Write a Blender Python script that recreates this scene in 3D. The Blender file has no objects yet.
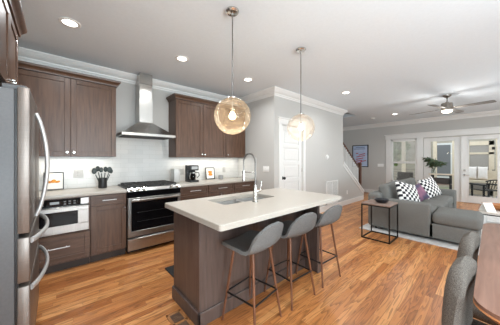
import bpy, bmesh, math, random
from mathutils import Vector, Matrix
random.seed(7)
C = bpy.context.scene.collection
PI = math.pi

# ------------------------------------------------------------------ camera, world, lights, exposure
cam_data = bpy.data.cameras.new('camera')
cam = bpy.data.objects.new('camera', cam_data)
C.objects.link(cam)
cam.location = (0, 0, 1.335)
cam.rotation_euler = (math.radians(90), 0, math.radians(-41.8))
cam_data.sensor_width = 36.0
cam_data.lens = 36.0 * 216 / 500
cam_data.shift_y = -3.0 / 500
cam_data.clip_start = 0.02
bpy.context.scene.camera = cam

sc = bpy.context.scene
sc.view_settings.view_transform = 'Standard'
sc.view_settings.look = 'None'
sc.view_settings.exposure = 0.08
sc.view_settings.gamma = 1.0
sc.cycles.use_denoising = True
sc.cycles.caustics_reflective = False
sc.cycles.caustics_refractive = False
sc.cycles.sample_clamp_indirect = 6.0

world = bpy.data.worlds.new('world')
sc.world = world
world.use_nodes = True
wn = world.node_tree.nodes
wn['Background'].inputs['Color'].default_value = (0.86, 0.93, 1.0, 1)
wn['Background'].inputs['Strength'].default_value = 2.2

def area_light(name, loc, rot, sx, sy, power, col=(1, 1, 1)):
    d = bpy.data.lights.new(name, 'AREA')
    d.shape = 'RECTANGLE'; d.size = sx; d.size_y = sy; d.energy = power; d.color = col
    o = bpy.data.objects.new(name, d); C.objects.link(o)
    o.location = loc; o.rotation_euler = rot
    return o

# fill lamps outside the added, unseen windows; daylight lamp over the porch
DAY = (0.84, 0.93, 1.0)
for wx, wp in ((0.6, 230), (3.4, 40), (6.4, 60)):
    area_light('window_fill', (wx, -3.3, 1.15), (math.radians(118), 0, 0), 1.7, 1.9, wp, DAY)
area_light('window_fill', (-1.35, -1.4, 1.1), (math.radians(132), 0, -PI / 2), 1.6, 1.9, 190, DAY)
area_light('porch_daylight', (11.4, 0.9, 2.5), (0, 0, 0), 2.6, 4.5, 90, DAY)
CAN_POWER = 11
DINING_FILL_POWER = 40
PENDANT_POWER = 6
UNDERCAB_POWER = 2.8

# ------------------------------------------------------------------ helpers
def lin(c):
    c = c / 255.0
    return c / 12.92 if c <= 0.04045 else ((c + 0.055) / 1.055) ** 2.4
def rgb(r, g, b): return (lin(r), lin(g), lin(b), 1.0)

class MB:
    """collects solid shapes into one mesh"""
    def __init__(s): s.bm = bmesh.new()
    def box(s, x0, x1, y0, y1, z0, z1, bev=0.0, seg=2, M=None):
        b = bmesh.new()
        bmesh.ops.create_cube(b, size=1.0)
        for v in b.verts:
            v.co = Vector(((x0 + x1) / 2 + v.co.x * (x1 - x0), (y0 + y1) / 2 + v.co.y * (y1 - y0), (z0 + z1) / 2 + v.co.z * (z1 - z0)))
        if bev > 0:
            bmesh.ops.bevel(b, geom=b.edges[:], offset=bev, segments=seg, profile=0.5, affect='EDGES', clamp_overlap=True)
        return s._merge(b, M)
    def _merge(s, b, M=None):
        if M is not None: bmesh.ops.transform(b, matrix=M, verts=b.verts[:])
        me = bpy.data.meshes.new('tmp'); b.to_mesh(me); b.free()
        s.bm.from_mesh(me); bpy.data.meshes.remove(me)
        return s
    def cyl(s, p0, p1, r, r2=None, n=20):
        p0, p1 = Vector(p0), Vector(p1); r2 = r if r2 is None else r2
        b = bmesh.new(); L = (p1 - p0).length
        bmesh.ops.create_cone(b, cap_ends=True, segments=n, radius1=r, radius2=r2, depth=L)
        q = Vector((0, 0, 1)).rotation_difference((p1 - p0).normalized())
        M = Matrix.Translation((p0 + p1) / 2) @ q.to_matrix().to_4x4()
        return s._merge(b, M)
    def tube(s, pts, r, n=10, closed=False, ry=None):
        pts = [Vector(p) for p in pts]; b = bmesh.new(); rings = []
        N = len(pts); up = None
        for i, p in enumerate(pts):
            if closed: t = (pts[(i + 1) % N] - pts[i - 1]).normalized()
            else: t = (pts[min(i + 1, N - 1)] - pts[max(i - 1, 0)]).normalized()
            if up is None:
                a = Vector((0, 0, 1)) if abs(t.z) < 0.9 else Vector((1, 0, 0))
                up = (a - t * a.dot(t)).normalized()
            else:
                up = (up - t * up.dot(t)).normalized()
            sd = t.cross(up)
            rr = r[i] if isinstance(r, (list, tuple)) else r
            r2 = rr if ry is None else ry
            rings.append([b.verts.new(p + up * math.cos(2 * PI * k / n) * rr + sd * math.sin(2 * PI * k / n) * r2) for k in range(n)])
        for i in range(N if closed else N - 1):
            A, B = rings[i], rings[(i + 1) % N]
            for k in range(n): b.faces.new((A[k], A[(k + 1) % n], B[(k + 1) % n], B[k]))
        if not closed:
            b.faces.new(rings[0][::-1]); b.faces.new(rings[-1])
        bmesh.ops.recalc_face_normals(b, faces=b.faces[:])
        return s._merge(b)
    def lathe(s, prof, c=(0, 0, 0), n=32, M=None):
        b = bmesh.new(); rings = []
        for (r, z) in prof:
            if r < 1e-5: rings.append([b.verts.new((c[0], c[1], c[2] + z))])
            else: rings.append([b.verts.new((c[0] + r * math.cos(2 * PI * k / n), c[1] + r * math.sin(2 * PI * k / n), c[2] + z)) for k in range(n)])
        for A, B in zip(rings, rings[1:]):
            for k in range(n):
                k2 = (k + 1) % n
                if len(A) == 1 and len(B) == 1: continue
                if len(A) == 1: b.faces.new((A[0], B[k2], B[k]))
                elif len(B) == 1: b.faces.new((A[k], A[k2], B[0]))
                else: b.faces.new((A[k], A[k2], B[k2], B[k]))
        bmesh.ops.recalc_face_normals(b, faces=b.faces[:])
        return s._merge(b, M)
    def prism(s, poly, axis, a, b_, M=None, bev=0):
        b = bmesh.new()
        def P(u, v, w): return {'x': (w, u, v), 'y': (u, w, v), 'z': (u, v, w)}[axis]
        A = [b.verts.new(P(u, v, a)) for u, v in poly]; B = [b.verts.new(P(u, v, b_)) for u, v in poly]
        n = len(poly)
        b.faces.new(A); b.faces.new(B[::-1])
        for i in range(n): b.faces.new((A[i], B[i], B[(i + 1) % n], A[(i + 1) % n]))
        bmesh.ops.recalc_face_normals(b, faces=b.faces[:])
        if bev: bmesh.ops.bevel(b, geom=[e for e in b.edges if e.calc_face_angle(0) > 0.6], offset=bev, segments=2, affect='EDGES', clamp_overlap=True)
        return s._merge(b, M)
    def sphere(s, c, r, sc3=(1, 1, 1), u=20, v=12, M=None):
        b = bmesh.new(); bmesh.ops.create_uvsphere(b, u_segments=u, v_segments=v, radius=r)
        for q in b.verts: q.co = Vector((c[0] + q.co.x * sc3[0], c[1] + q.co.y * sc3[1], c[2] + q.co.z * sc3[2]))
        return s._merge(b, M)
    def sheet(s, fn, nu, nv, thick=0.0, closed_u=False):
        """grid surface fn(u,v) -> point, given thickness along its normal"""
        b = bmesh.new()
        G = [[b.verts.new(fn(i / (nu - 1), j / (nv - 1))) for j in range(nv)] for i in range(nu)]
        for i in range(nu - 1):
            for j in range(nv - 1): b.faces.new((G[i][j], G[i + 1][j], G[i + 1][j + 1], G[i][j + 1]))
        bmesh.ops.recalc_face_normals(b, faces=b.faces[:])
        if thick: bmesh.ops.solidify(b, geom=b.faces[:], thickness=thick)
        bmesh.ops.recalc_face_normals(b, faces=b.faces[:])
        return s._merge(b)
    def build(s, name, m, parent=None, smooth=True, ang=40):
        me = bpy.data.meshes.new(name); s.bm.to_mesh(me); s.bm.free()
        if smooth:
            for p in me.polygons: p.use_smooth = True
            me.set_sharp_from_angle(angle=math.radians(ang))
        o = bpy.data.objects.new(name, me); C.objects.link(o)
        me.materials.append(m)
        if parent is not None: o.parent = parent
        return o

def tag(o, label, cat, group=None, kind=None):
    o['label'] = label; o['category'] = cat
    if group: o['group'] = group
    if kind: o['kind'] = kind
    return o
def thing(name, label, cat, loc=(0, 0, 0), rz=0.0, group=None):
    o = bpy.data.objects.new(name, None); C.objects.link(o)
    o.location = loc; o.rotation_euler = (0, 0, rz); o.empty_display_size = 0.1
    return tag(o, label, cat, group)
def struct(name, mb, m, parent=None, smooth=True):
    o = mb.build(name, m, parent, smooth)
    if parent is None: o['kind'] = 'structure'
    return o
def kids(o): return [c for c in bpy.data.objects if c.parent == o]
def dup(root, loc, rz=None, label=None):
    def cp(o, parent):
        c = o.copy(); C.objects.link(c)
        if parent is not None: c.parent = parent
        for k in kids(o): cp(k, c)
        return c
    r = cp(root, None); r.location = loc
    if rz is not None: r.rotation_euler = (0, 0, rz)
    if label: r['label'] = label
    return r

# ------------------------------------------------------------------ materials
def mat(name, col, rough=0.5, metal=0.0, spec=0.5):
    m = bpy.data.materials.new(name); m.use_nodes = True
    p = m.node_tree.nodes['Principled BSDF']
    p.inputs['Base Color'].default_value = col; p.inputs['Roughness'].default_value = rough
    p.inputs['Metallic'].default_value = metal; p.inputs['Specular IOR Level'].default_value = spec
    return m
def nodes(m): return m.node_tree.nodes, m.node_tree.links, m.node_tree.nodes['Principled BSDF']
def noisy(name, c1, c2, scale=(1, 1, 1), nscale=20, detail=4, rough=0.5, metal=0.0, spec=0.5, bump=0.0, lo=0.3, hi=0.7, distort=0.0, bscale=None):
    m = mat(name, c1, rough, metal, spec); N, L, P = nodes(m)
    tc = N.new('ShaderNodeTexCoord'); mp = N.new('ShaderNodeMapping'); mp.inputs['Scale'].default_value = scale
    L.new(tc.outputs['Object'], mp.inputs['Vector'])
    nz = N.new('ShaderNodeTexNoise'); nz.inputs['Scale'].default_value = nscale; nz.inputs['Detail'].default_value = detail
    nz.inputs['Distortion'].default_value = distort
    L.new(mp.outputs['Vector'], nz.inputs['Vector'])
    rp = N.new('ShaderNodeValToRGB'); rp.color_ramp.elements[0].position = lo; rp.color_ramp.elements[1].position = hi
    rp.color_ramp.elements[0].color = c1; rp.color_ramp.elements[1].color = c2
    L.new(nz.outputs['Fac'], rp.inputs['Fac']); L.new(rp.outputs['Color'], P.inputs['Base Color'])
    if bump:
        src = nz
        if bscale:
            src = N.new('ShaderNodeTexNoise'); src.inputs['Scale'].default_value = bscale; L.new(tc.outputs['Object'], src.inputs['Vector'])
        bp = N.new('ShaderNodeBump'); bp.inputs['Strength'].default_value = bump; bp.inputs['Distance'].default_value = 0.004
        L.new(src.outputs['Fac'], bp.inputs['Height']); L.new(bp.outputs['Normal'], P.inputs['Normal'])
    return m
def emis(name, col, strength):
    m = bpy.data.materials.new(name); m.use_nodes = True; N, L = m.node_tree.nodes, m.node_tree.links
    N.clear(); o = N.new('ShaderNodeOutputMaterial'); e = N.new('ShaderNodeEmission')
    e.inputs['Color'].default_value = col; e.inputs['Strength'].default_value = strength
    L.new(e.outputs[0], o.inputs[0]); return m
def thin_glass(name, tint, refl=0.5, haze=None, hz=0.0, rough=0.02):
    m = bpy.data.materials.new(name); m.use_nodes = True; N, L = m.node_tree.nodes, m.node_tree.links
    N.clear(); o = N.new('ShaderNodeOutputMaterial')
    t = N.new('ShaderNodeBsdfTransparent'); t.inputs['Color'].default_value = tint
    g = N.new('ShaderNodeBsdfGlossy'); g.inputs['Roughness'].default_value = rough
    lw = N.new('ShaderNodeLayerWeight'); lw.inputs['Blend'].default_value = 0.25
    mu = N.new('ShaderNodeMath'); mu.operation = 'MULTIPLY'; mu.inputs[1].default_value = refl
    L.new(lw.outputs['Fresnel'], mu.inputs[0])
    mx = N.new('ShaderNodeMixShader'); L.new(mu.outputs[0], mx.inputs[0]); L.new(t.outputs[0], mx.inputs[1]); L.new(g.outputs[0], mx.inputs[2])
    last = mx
    if haze:
        d = N.new('ShaderNodeBsdfTranslucent'); d.inputs['Color'].default_value = haze
        tc = N.new('ShaderNodeTexCoord'); vz = N.new('ShaderNodeTexNoise'); vz.inputs['Scale'].default_value = 28; vz.inputs['Detail'].default_value = 3
        L.new(tc.outputs['Object'], vz.inputs['Vector'])
        rp = N.new('ShaderNodeMapRange'); rp.inputs['From Min'].default_value = 0.4; rp.inputs['From Max'].default_value = 0.75
        rp.inputs['To Min'].default_value = hz * 0.6; rp.inputs['To Max'].default_value = hz * 1.8
        L.new(vz.outputs['Fac'], rp.inputs['Value'])
        m2 = N.new('ShaderNodeMixShader'); L.new(rp.outputs[0], m2.inputs[0]); L.new(mx.outputs[0], m2.inputs[1]); L.new(d.outputs[0], m2.inputs[2])
        bp = N.new('ShaderNodeBump'); bp.inputs['Strength'].default_value = 0.3; L.new(vz.outputs['Fac'], bp.inputs['Height']); L.new(bp.outputs[0], g.inputs['Normal'])
        last = m2
    L.new(last.outputs[0], o.inputs[0]); return m

def floor_material():
    m = mat('oak_floor', rgb(160, 105, 62), 0.3, 0, 0.45); N, L, P = nodes(m)
    tc = N.new('ShaderNodeTexCoord'); sp = N.new('ShaderNodeSeparateXYZ'); L.new(tc.outputs['Object'], sp.inputs[0])
    def M(op, a, b=None, c=None):
        n = N.new('ShaderNodeMath'); n.operation = op
        for i, v in enumerate((a, b, c)):
            if v is None: continue
            if isinstance(v, (int, float)): n.inputs[i].default_value = v
            else: L.new(v, n.inputs[i])
        return n.outputs[0]
    PW, PL = 0.062, 0.95
    ry = M('DIVIDE', sp.outputs['Y'], PW); row = M('FLOOR', ry)
    w1 = N.new('ShaderNodeTexWhiteNoise'); w1.noise_dimensions = '1D'; L.new(row, w1.inputs['W'])
    rx = M('DIVIDE', M('MULTIPLY_ADD', w1.outputs['Value'], 5.3, sp.outputs['X']), PL); colm = M('FLOOR', rx)
    cb = N.new('ShaderNodeCombineXYZ'); L.new(colm, cb.inputs[0]); L.new(row, cb.inputs[1])
    w2 = N.new('ShaderNodeTexWhiteNoise'); w2.noise_dimensions = '2D'; L.new(cb.outputs[0], w2.inputs['Vector'])
    rnd = w2.outputs['Value']
    # cathedral grain: rings cut at a grazing angle
    gv = N.new('ShaderNodeCombineXYZ')
    L.new(M('MULTIPLY_ADD', rnd, 31.0, M('MULTIPLY', sp.outputs['X'], 1.1)), gv.inputs[0])
    L.new(M('MULTIPLY_ADD', rnd, 17.0, M('MULTIPLY', sp.outputs['Y'], 13.0)), gv.inputs[1])
    n1 = N.new('ShaderNodeTexNoise'); n1.inputs['Scale'].default_value = 1.0; n1.inputs['Detail'].default_value = 2.0; L.new(gv.outputs[0], n1.inputs['Vector'])
    rings = M('FRACT', M('MULTIPLY', n1.outputs['Fac'], 9.0))
    rg = N.new('ShaderNodeMapRange'); rg.inputs['From Min'].default_value = 0.0; rg.inputs['From Max'].default_value = 0.55; rg.inputs['To Min'].default_value = 0.0; rg.inputs['To Max'].default_value = 1.0
    L.new(rings, rg.inputs['Value'])
    n2 = N.new('ShaderNodeTexNoise'); n2.inputs['Scale'].default_value = 1.0; n2.inputs['Detail'].default_value = 4.0
    gv2 = N.new('ShaderNodeCombineXYZ'); L.new(M('MULTIPLY', sp.outputs['X'], 6.0), gv2.inputs[0]); L.new(M('MULTIPLY', sp.outputs['Y'], 160.0), gv2.inputs[1]); L.new(rnd, gv2.inputs[2])
    L.new(gv2.outputs[0], n2.inputs['Vector'])
    rp = N.new('ShaderNodeValToRGB')
    e = rp.color_ramp.elements
    e[0].position = 0.0; e[0].color = rgb(158, 98, 54)
    e[1].position = 1.0; e[1].color = rgb(208, 150, 95)
    e2 = rp.color_ramp.elements.new(0.5); e2.color = rgb(186, 125, 74)
    L.new(rnd, rp.inputs['Fac'])
    g = M('ADD', M('MULTIPLY', rg.outputs[0], 0.5), M('MULTIPLY', n2.outputs['Fac'], 0.35))
    gr = M("ADD", g, 0.38)
    mx = N.new('ShaderNodeMix'); mx.data_type = 'RGBA'; mx.blend_type = 'MULTIPLY'; mx.inputs['Factor'].default_value = 1.0
    cg = N.new('ShaderNodeCombineColor'); L.new(gr, cg.inputs[0]); L.new(M('MULTIPLY', gr, 0.97), cg.inputs[1]); L.new(M('MULTIPLY', gr, 0.93), cg.inputs[2])
    L.new(rp.outputs['Color'], mx.inputs['A']); L.new(cg.outputs[0], mx.inputs['B'])
    # joints
    fy = M('FRACT', ry); fx = M('FRACT', rx)
    gap = M('MAXIMUM', M('LESS_THAN', fy, 0.022), M('LESS_THAN', fx, 0.0016))
    mg = N.new('ShaderNodeMix'); mg.data_type = 'RGBA'; mg.inputs['B'].default_value = rgb(92, 52, 28)
    L.new(M('MULTIPLY', gap, 0.65), mg.inputs['Factor']); L.new(mx.outputs['Result'], mg.inputs['A'])
    L.new(mg.outputs['Result'], P.inputs['Base Color'])
    L.new(M('MULTIPLY_ADD', n2.outputs['Fac'], 0.12, 0.26), P.inputs['Roughness'])
    bp = N.new('ShaderNodeBump'); bp.inputs['Strength'].default_value = 0.12; bp.inputs['Distance'].default_value = 0.002
    L.new(M('SUBTRACT', g, gap), bp.inputs['Height']); L.new(bp.outputs[0], P.inputs['Normal'])
    return m

def tile_material(swap):
    m = mat('white_subway_tile', rgb(226, 225, 221), 0.22, 0, 0.4); N, L, P = nodes(m)
    tc = N.new('ShaderNodeTexCoord'); sp = N.new('ShaderNodeSeparateXYZ'); L.new(tc.outputs['Object'], sp.inputs[0])
    cb = N.new('ShaderNodeCombineXYZ'); L.new(sp.outputs['Y' if swap else 'X'], cb.inputs[0]); L.new(sp.outputs['Z'], cb.inputs[1])
    bt = N.new('ShaderNodeTexBrick'); bt.inputs['Scale'].default_value = 1.0; bt.inputs['Brick Width'].default_value = 0.22; bt.inputs['Row Height'].default_value = 0.075
    bt.inputs['Mortar Size'].default_value = 0.0016; bt.inputs['Mortar Smooth'].default_value = 0.3
    bt.inputs['Color1'].default_value = rgb(212, 211, 208); bt.inputs['Color2'].default_value = rgb(205, 205, 202); bt.inputs['Mortar'].default_value = rgb(188, 187, 183)
    L.new(cb.outputs[0], bt.inputs['Vector']); L.new(bt.outputs['Color'], P.inputs['Base Color'])
    nz = N.new('ShaderNodeTexNoise'); nz.inputs['Scale'].default_value = 9.0; L.new(tc.outputs['Object'], nz.inputs['Vector'])
    ad = N.new('ShaderNodeMath'); ad.operation = 'MULTIPLY_ADD'; ad.inputs[1].default_value = -1.0
    L.new(bt.outputs['Fac'], ad.inputs[0]); L.new(nz.outputs['Fac'], ad.inputs[2])
    bp = N.new('ShaderNodeBump'); bp.inputs['Strength'].default_value = 0.25; bp.inputs['Distance'].default_value = 0.003
    L.new(ad.outputs[0], bp.inputs['Height']); L.new(bp.outputs[0], P.inputs['Normal'])
    return m

def checker_material(s=0.052):
    m = mat('checker_fabric', rgb(235, 233, 230), 0.9); N, L, P = nodes(m)
    tc = N.new('ShaderNodeTexCoord'); mp = N.new('ShaderNodeMapping'); mp.inputs['Scale'].default_value = (1 / s, 1 / s, 0.0)
    mp.inputs['Location'].default_value = (0.01, 0.01, 0.5)
    L.new(tc.outputs['Object'], mp.inputs['Vector'])
    ck = N.new('ShaderNodeTexChecker'); ck.inputs['Scale'].default_value = 1.0
    ck.inputs['Color1'].default_value = rgb(24, 24, 34); ck.inputs['Color2'].default_value = rgb(236, 234, 230)
    L.new(mp.outputs['Vector'], ck.inputs['Vector']); L.new(ck.outputs['Color'], P.inputs['Base Color'])
    return m

WALL = noisy('grey_wall_paint', rgb(190, 188, 184), rgb(193, 191, 187), nscale=60, rough=0.75, spec=0.25)
CEIL = noisy('ceiling_paint', rgb(222, 229, 234), rgb(225, 232, 237), nscale=40, rough=0.85, spec=0.2)
TRIM = noisy('white_trim_paint', rgb(222, 221, 218), rgb(226, 225, 222), nscale=30, rough=0.4)
FLOOR = floor_material()
CAB = noisy('brown_stained_wood', rgb(72, 51, 39), rgb(98, 72, 56), scale=(14, 14, 1.2), nscale=3.0, detail=6, rough=0.36, spec=0.45, distort=0.4)
CABH = noisy('brown_stained_wood_horizontal', rgb(72, 51, 39), rgb(98, 72, 56), scale=(1.2, 14, 14), nscale=3.0, detail=6, rough=0.36, spec=0.45, distort=0.4)
ISL = noisy('island_stained_wood', rgb(78, 65, 60), rgb(100, 85, 79), scale=(10, 10, 1.0), nscale=3.0, detail=6, rough=0.38, spec=0.45, distort=0.4)
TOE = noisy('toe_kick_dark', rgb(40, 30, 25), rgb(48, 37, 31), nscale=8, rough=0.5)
QUARTZ = noisy('cream_quartz', rgb(168, 162, 153), rgb(178, 172, 163), nscale=90, detail=5, rough=0.28, spec=0.4)
STEEL = noisy('brushed_steel', rgb(180, 178, 174), rgb(198, 196, 192), scale=(1, 1, 60), nscale=6, rough=0.27, metal=1.0)
STEELH = noisy('brushed_steel_horizontal', rgb(158, 156, 153), rgb(172, 170, 167), scale=(60, 1, 1), nscale=6, rough=0.3, metal=1.0)
FRIDGE = noisy('fridge_steel', rgb(118, 110, 104), rgb(126, 118, 112), scale=(1, 1, 40), nscale=6, rough=0.38, metal=0.7)
FRIDGESIDE = noisy('fridge_grey_side', rgb(84, 85, 87), rgb(90, 91, 93), nscale=80, rough=0.45)
CHROME = noisy('satin_nickel', rgb(205, 203, 198), rgb(215, 213, 208), nscale=12, rough=0.18, metal=1.0)
HANDLE = noisy('satin_handle', rgb(196, 195, 194), rgb(204, 203, 202), nscale=12, rough=0.42, metal=0.6)
BLACKG = noisy('black_oven_glass', rgb(10, 10, 12), rgb(14, 14, 16), nscale=3, rough=0.12, spec=0.18)
BLACK = noisy('black_plastic', rgb(20, 20, 21), rgb(28, 28, 29), nscale=40, rough=0.4)
IRON = noisy('cast_iron', rgb(38, 36, 35), rgb(52, 49, 47), nscale=60, rough=0.6)
BLKMET = noisy('black_metal', rgb(24, 23, 23), rgb(31, 30, 30), nscale=50, rough=0.42, metal=0.3)
GREYFAB = noisy('grey_stool_fabric', rgb(92, 92, 91), rgb(124, 123, 121), nscale=260, detail=3, rough=0.95, spec=0.1, bump=0.4, lo=0.35, hi=0.65)
SOFAFAB = noisy('grey_sofa_fabric', rgb(102, 102, 99), rgb(126, 125, 121), nscale=160, detail=4, rough=0.95, spec=0.1, bump=0.35)
CHAIRFAB = noisy('grey_tweed_fabric', rgb(66, 62, 58), rgb(120, 113, 106), scale=(1, 1, 2.4), nscale=260, detail=4, rough=0.95, spec=0.1, bump=0.4, lo=0.35, hi=0.66)
WALNUT = noisy('walnut_legs', rgb(92, 58, 40), rgb(122, 80, 56), scale=(20, 20, 2), nscale=3, rough=0.4)
TABLEW = noisy('dining_table_wood', rgb(112, 80, 66), rgb(138, 104, 88), scale=(1.5, 16, 16), nscale=2.5, detail=6, rough=0.3, distort=0.6)
TABLEE = noisy('table_edge_wood', rgb(158, 100, 58), rgb(180, 118, 70), scale=(3, 3, 30), nscale=3, rough=0.35)
DARKRAIL = noisy('dark_oak_rail', rgb(74, 46, 34), rgb(100, 64, 46), scale=(3, 16, 16), nscale=3, rough=0.4)
SIDEW = noisy('grey_brown_wood', rgb(118, 98, 88), rgb(150, 128, 116), scale=(2, 18, 18), nscale=3, rough=0.5)
RUG = noisy('pale_rug', rgb(186, 184, 182), rgb(214, 212, 209), nscale=14, detail=8, rough=1.0, spec=0.05, bump=0.5, bscale=300)
WHITE = noisy('white_plastic', rgb(232, 231, 228), rgb(236, 235, 232), nscale=30, rough=0.4)
PAPER = noisy('white_paper', rgb(234, 231, 224), rgb(238, 236, 230), nscale=30, rough=0.8)
ORANGE = noisy('orange_ink', rgb(222, 160, 60), rgb(196, 110, 50), nscale=40, rough=0.8)
GLASS = thin_glass('window_glass', (0.95, 0.97, 0.97, 1), 0.35)
GLOBE1 = thin_glass('backdrop_amber_globe_glass', (0.93, 0.86, 0.77, 1), 0.55, haze=(1.0, 0.80, 0.58, 1), hz=0.07, rough=0.08)  # both globes one glass; warm look of cabinets behind put into this tint
GLOBE2 = thin_glass('clear_globe_glass', (0.97, 0.94, 0.90, 1), 0.45, haze=(1.0, 0.90, 0.80, 1), hz=0.05, rough=0.08)
CLEAR = thin_glass('clear_vase_glass', (0.92, 0.95, 0.95, 1), 0.6)
BULB = emis('warm_bulb', (1.0, 0.84, 0.6, 1), 24.0)
CANLIT = emis('downlight_lens', (1.0, 0.96, 0.88, 1), 7.0)
FANLIT = emis('fan_lens', (1.0, 0.88, 0.7, 1), 5.0)
LEAF = noisy('dark_leaf', rgb(52, 72, 48), rgb(88, 108, 76), nscale=30, rough=0.5)
CREAMW = noisy('cream_painted_wood', rgb(206, 190, 168), rgb(216, 201, 180), nscale=10, rough=0.6)

# ------------------------------------------------------------------ the room
H = 2.74
b = MB(); b.box(-0.95, 9.5, -2.9, 4.75, -0.1, 0.0); struct('floor', b, FLOOR, smooth=False)
HX0, HX1, HY0, HY1 = 6.3, 7.2, 2.88, 3.95           # stairwell opening
b = MB()
b.box(-0.95, HX0, -2.9, 4.75, H, H + .12); b.box(HX1, 9.5, -2.9, 4.75, H, H + .12)
b.box(HX0, HX1, -2.9, HY0, H, H + .12); b.box(HX0, HX1, HY1, 4.75, H, H + .12)
struct('ceiling', b, CEIL, smooth=False)
b = MB(); b.box(HX0 - .1, HX1 + .1, HY0 - .1, HY0, H + .12, 4.4); b.box(HX0 - .1, HX1 + .1, HY1, HY1 + .1, H + .12, 4.4)
b.box(HX0 - .1, HX0, HY0, HY1, H + .12, 4.4); b.box(HX1, HX1 + .1, HY0, HY1, H + .12, 4.4); b.box(HX0 - .1, HX1 + .1, HY0 - .1, HY1 + .1, 4.4, 4.5)
struct('wall_stairwell', b, WALL, smooth=False)
b = MB(); b.box(-0.95, 3.3, 4.02, 4.14, 0, H); struct('wall_kitchen', b, WALL, smooth=False)
b = MB(); b.box(-0.97, -0.85, -2.9, -2.2, 0, H); b.box(-0.97, -0.85, -.6, 4.14, 0, H); b.box(-0.97, -0.85, -2.2, -.6, 0, .45); b.box(-0.97, -0.85, -2.2, -.6, 2.4, H)
struct('wall_left', b, WALL, smooth=False)
f = MB()
for q in ((-2.2, -2.14, .45, 2.4), (-.66, -.6, .45, 2.4), (-1.43, -1.37, .45, 2.4), (-2.2, -.6, .45, .51), (-2.2, -.6, 2.34, 2.4), (-2.2, -.6, 1.4, 1.45)): f.box(-.95, -.84, *q)
w = struct('window_5', f, TRIM)  # unseen left window, added so more light reaches the kitchen ceiling
g = MB(); g.box(-.905, -.90, -2.15, -.65, .5, 2.36); g.build('pane', GLASS, w)
# pantry block: its side and the front with a door opening
PX, PY, PE = 3.2, 2.86, 6.16
DX0, DX1, DZ = 3.42, 4.17, 2.05
b = MB(); b.box(PX, PX + .12, PY + .12, 4.02, 0, H); struct('wall_pantry_side', b, WALL, smooth=False)
b = MB(); b.box(PX, DX0, PY, PY + .12, 0, H); b.box(DX0, DX1, PY, PY + .12, DZ, H); b.box(DX1, PE, PY, PY + .12, 0, H)
struct('wall_pantry_front', b, WALL, smooth=False)
b = MB(); b.box(3.32, 7.6, 4.0, 4.1, 0, H); b.box(7.6, 7.7, 4.0, 4.7, 0, H); b.box(7.6, 9.5, 4.62, 4.75, 0, H)
struct('wall_stair', b, WALL, smooth=False)
# front wall behind the camera; its three unseen windows are added as light openings
b = MB(); FY = -2.8
ops = [(-.3, 1.5), (2.5, 4.3), (5.5, 7.3)]
xs = -0.95
for (a, c) in ops:
    b.box(xs, a, FY - .1, FY, 0, H); b.box(a, c, FY - .1, FY, 0, .45); b.box(a, c, FY - .1, FY, 2.4, H); xs = c
b.box(xs, 9.5, FY - .1, FY, 0, H)
struct('wall_front', b, WALL, smooth=False)
for i, (a, c) in enumerate(ops):
    f = MB()
    f.box(a, a + .06, FY - .09, FY + .02, .45, 2.4); f.box(c - .06, c, FY - .09, FY + .02, .45, 2.4)
    f.box(a, c, FY - .09, FY + .02, 2.34, 2.4); f.box(a, c, FY - .09, FY + .04, .45, .51); f.box((a + c) / 2 - .03, (a + c) / 2 + .03, FY - .09, FY + .02, .45, 2.4)
    f.box(a, c, FY - .07, FY, 1.4, 1.45)
    w = struct('window_%d' % (i + 2), f, TRIM)
    g = MB(); g.box(a + .05, c - .05, FY - .05, FY - .045, .5, 2.36); g.build('pane', GLASS, w)
# living wall with window and french doors
LX = 9.4
WIN = (1.75, 2.53, .5, 2.08)        # y0,y1,z0,z1
DR = (-.30, 1.56, 2.07)
b = MB()
b.box(LX, LX + .12, WIN[1], 4.75, 0, H); b.box(LX, LX + .12, DR[1], WIN[0], 0, H); b.box(LX, LX + .12, -2.9, DR[0], 0, H)
b.box(LX, LX + .12, WIN[0], WIN[1], 0, WIN[2]); b.box(LX, LX + .12, WIN[0], WIN[1], WIN[3], H); b.box(LX, LX + .12, DR[0], DR[1], DR[2], H)
struct('wall_living', b, WALL, smooth=False)

# crown moulding: profile swept along each run
def crown(name, p0, p1, nrm, ext0=0.0, ext1=0.0):
    """p0->p1 along a wall at ceiling; nrm points into the room"""
    p0, p1, n = Vector((p0[0], p0[1], 0)), Vector((p1[0], p1[1], 0)), Vector((nrm[0], nrm[1], 0))
    prof = [(0, 0), (.10, 0), (.10, .015), (.088, .026), (.078, .046), (.052, .072), (.026, .088), (.022, .108), (.012, .116), (.012, .138), (0, .142)]
    t = (p1 - p0).normalized(); m = MB(); bm = m.bm
    A = []; B = []
    for (d, z) in prof:
        A.append(bm.verts.new(p0 + t * (-ext0 * d) + n * d + Vector((0, 0, H - z)))); B.append(bm.verts.new(p1 + t * (ext1 * d) + n * d + Vector((0, 0, H - z))))
    k = len(prof)
    bm.faces.new(A); bm.faces.new(B[::-1])
    for i in range(k): bm.faces.new((A[i], B[i], B[(i + 1) % k], A[(i + 1) % k]))
    bmesh.ops.recalc_face_normals(bm, faces=bm.faces[:])
    return struct(name, m, TRIM)
crown('trim_1', (-.85, 4.02), (PX, 4.02), (0, -1), -1, -1)
crown('trim_2', (PX, 4.02), (PX, PY), (-1, 0), -1, 1)
crown('trim_3', (PX, PY), (PE, PY), (0, -1), 1, 1)
crown('trim_4', (PE, PY), (PE, PY + .12), (1, 0), 1, 0)
crown('trim_5', (LX, 4.62), (LX, FY), (-1, 0), -1, -1)
crown('trim_6', (-.85, FY), (-.85, 4.02), (1, 0), -1, -1)
crown('trim_7', (7.7, 4.62), (LX, 4.62), (0, -1), 0, -1)
def base(name, boxes):
    b = MB()
    for q in boxes: b.box(*q, .004, 1)
    return struct(name, b, TRIM)
base('baseboard_pantry', [(PX, DX0 - .09, PY - .016, PY, 0, .14), (DX1 + .09, 7.62, PY - .016, PY, 0, .14)])
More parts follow.
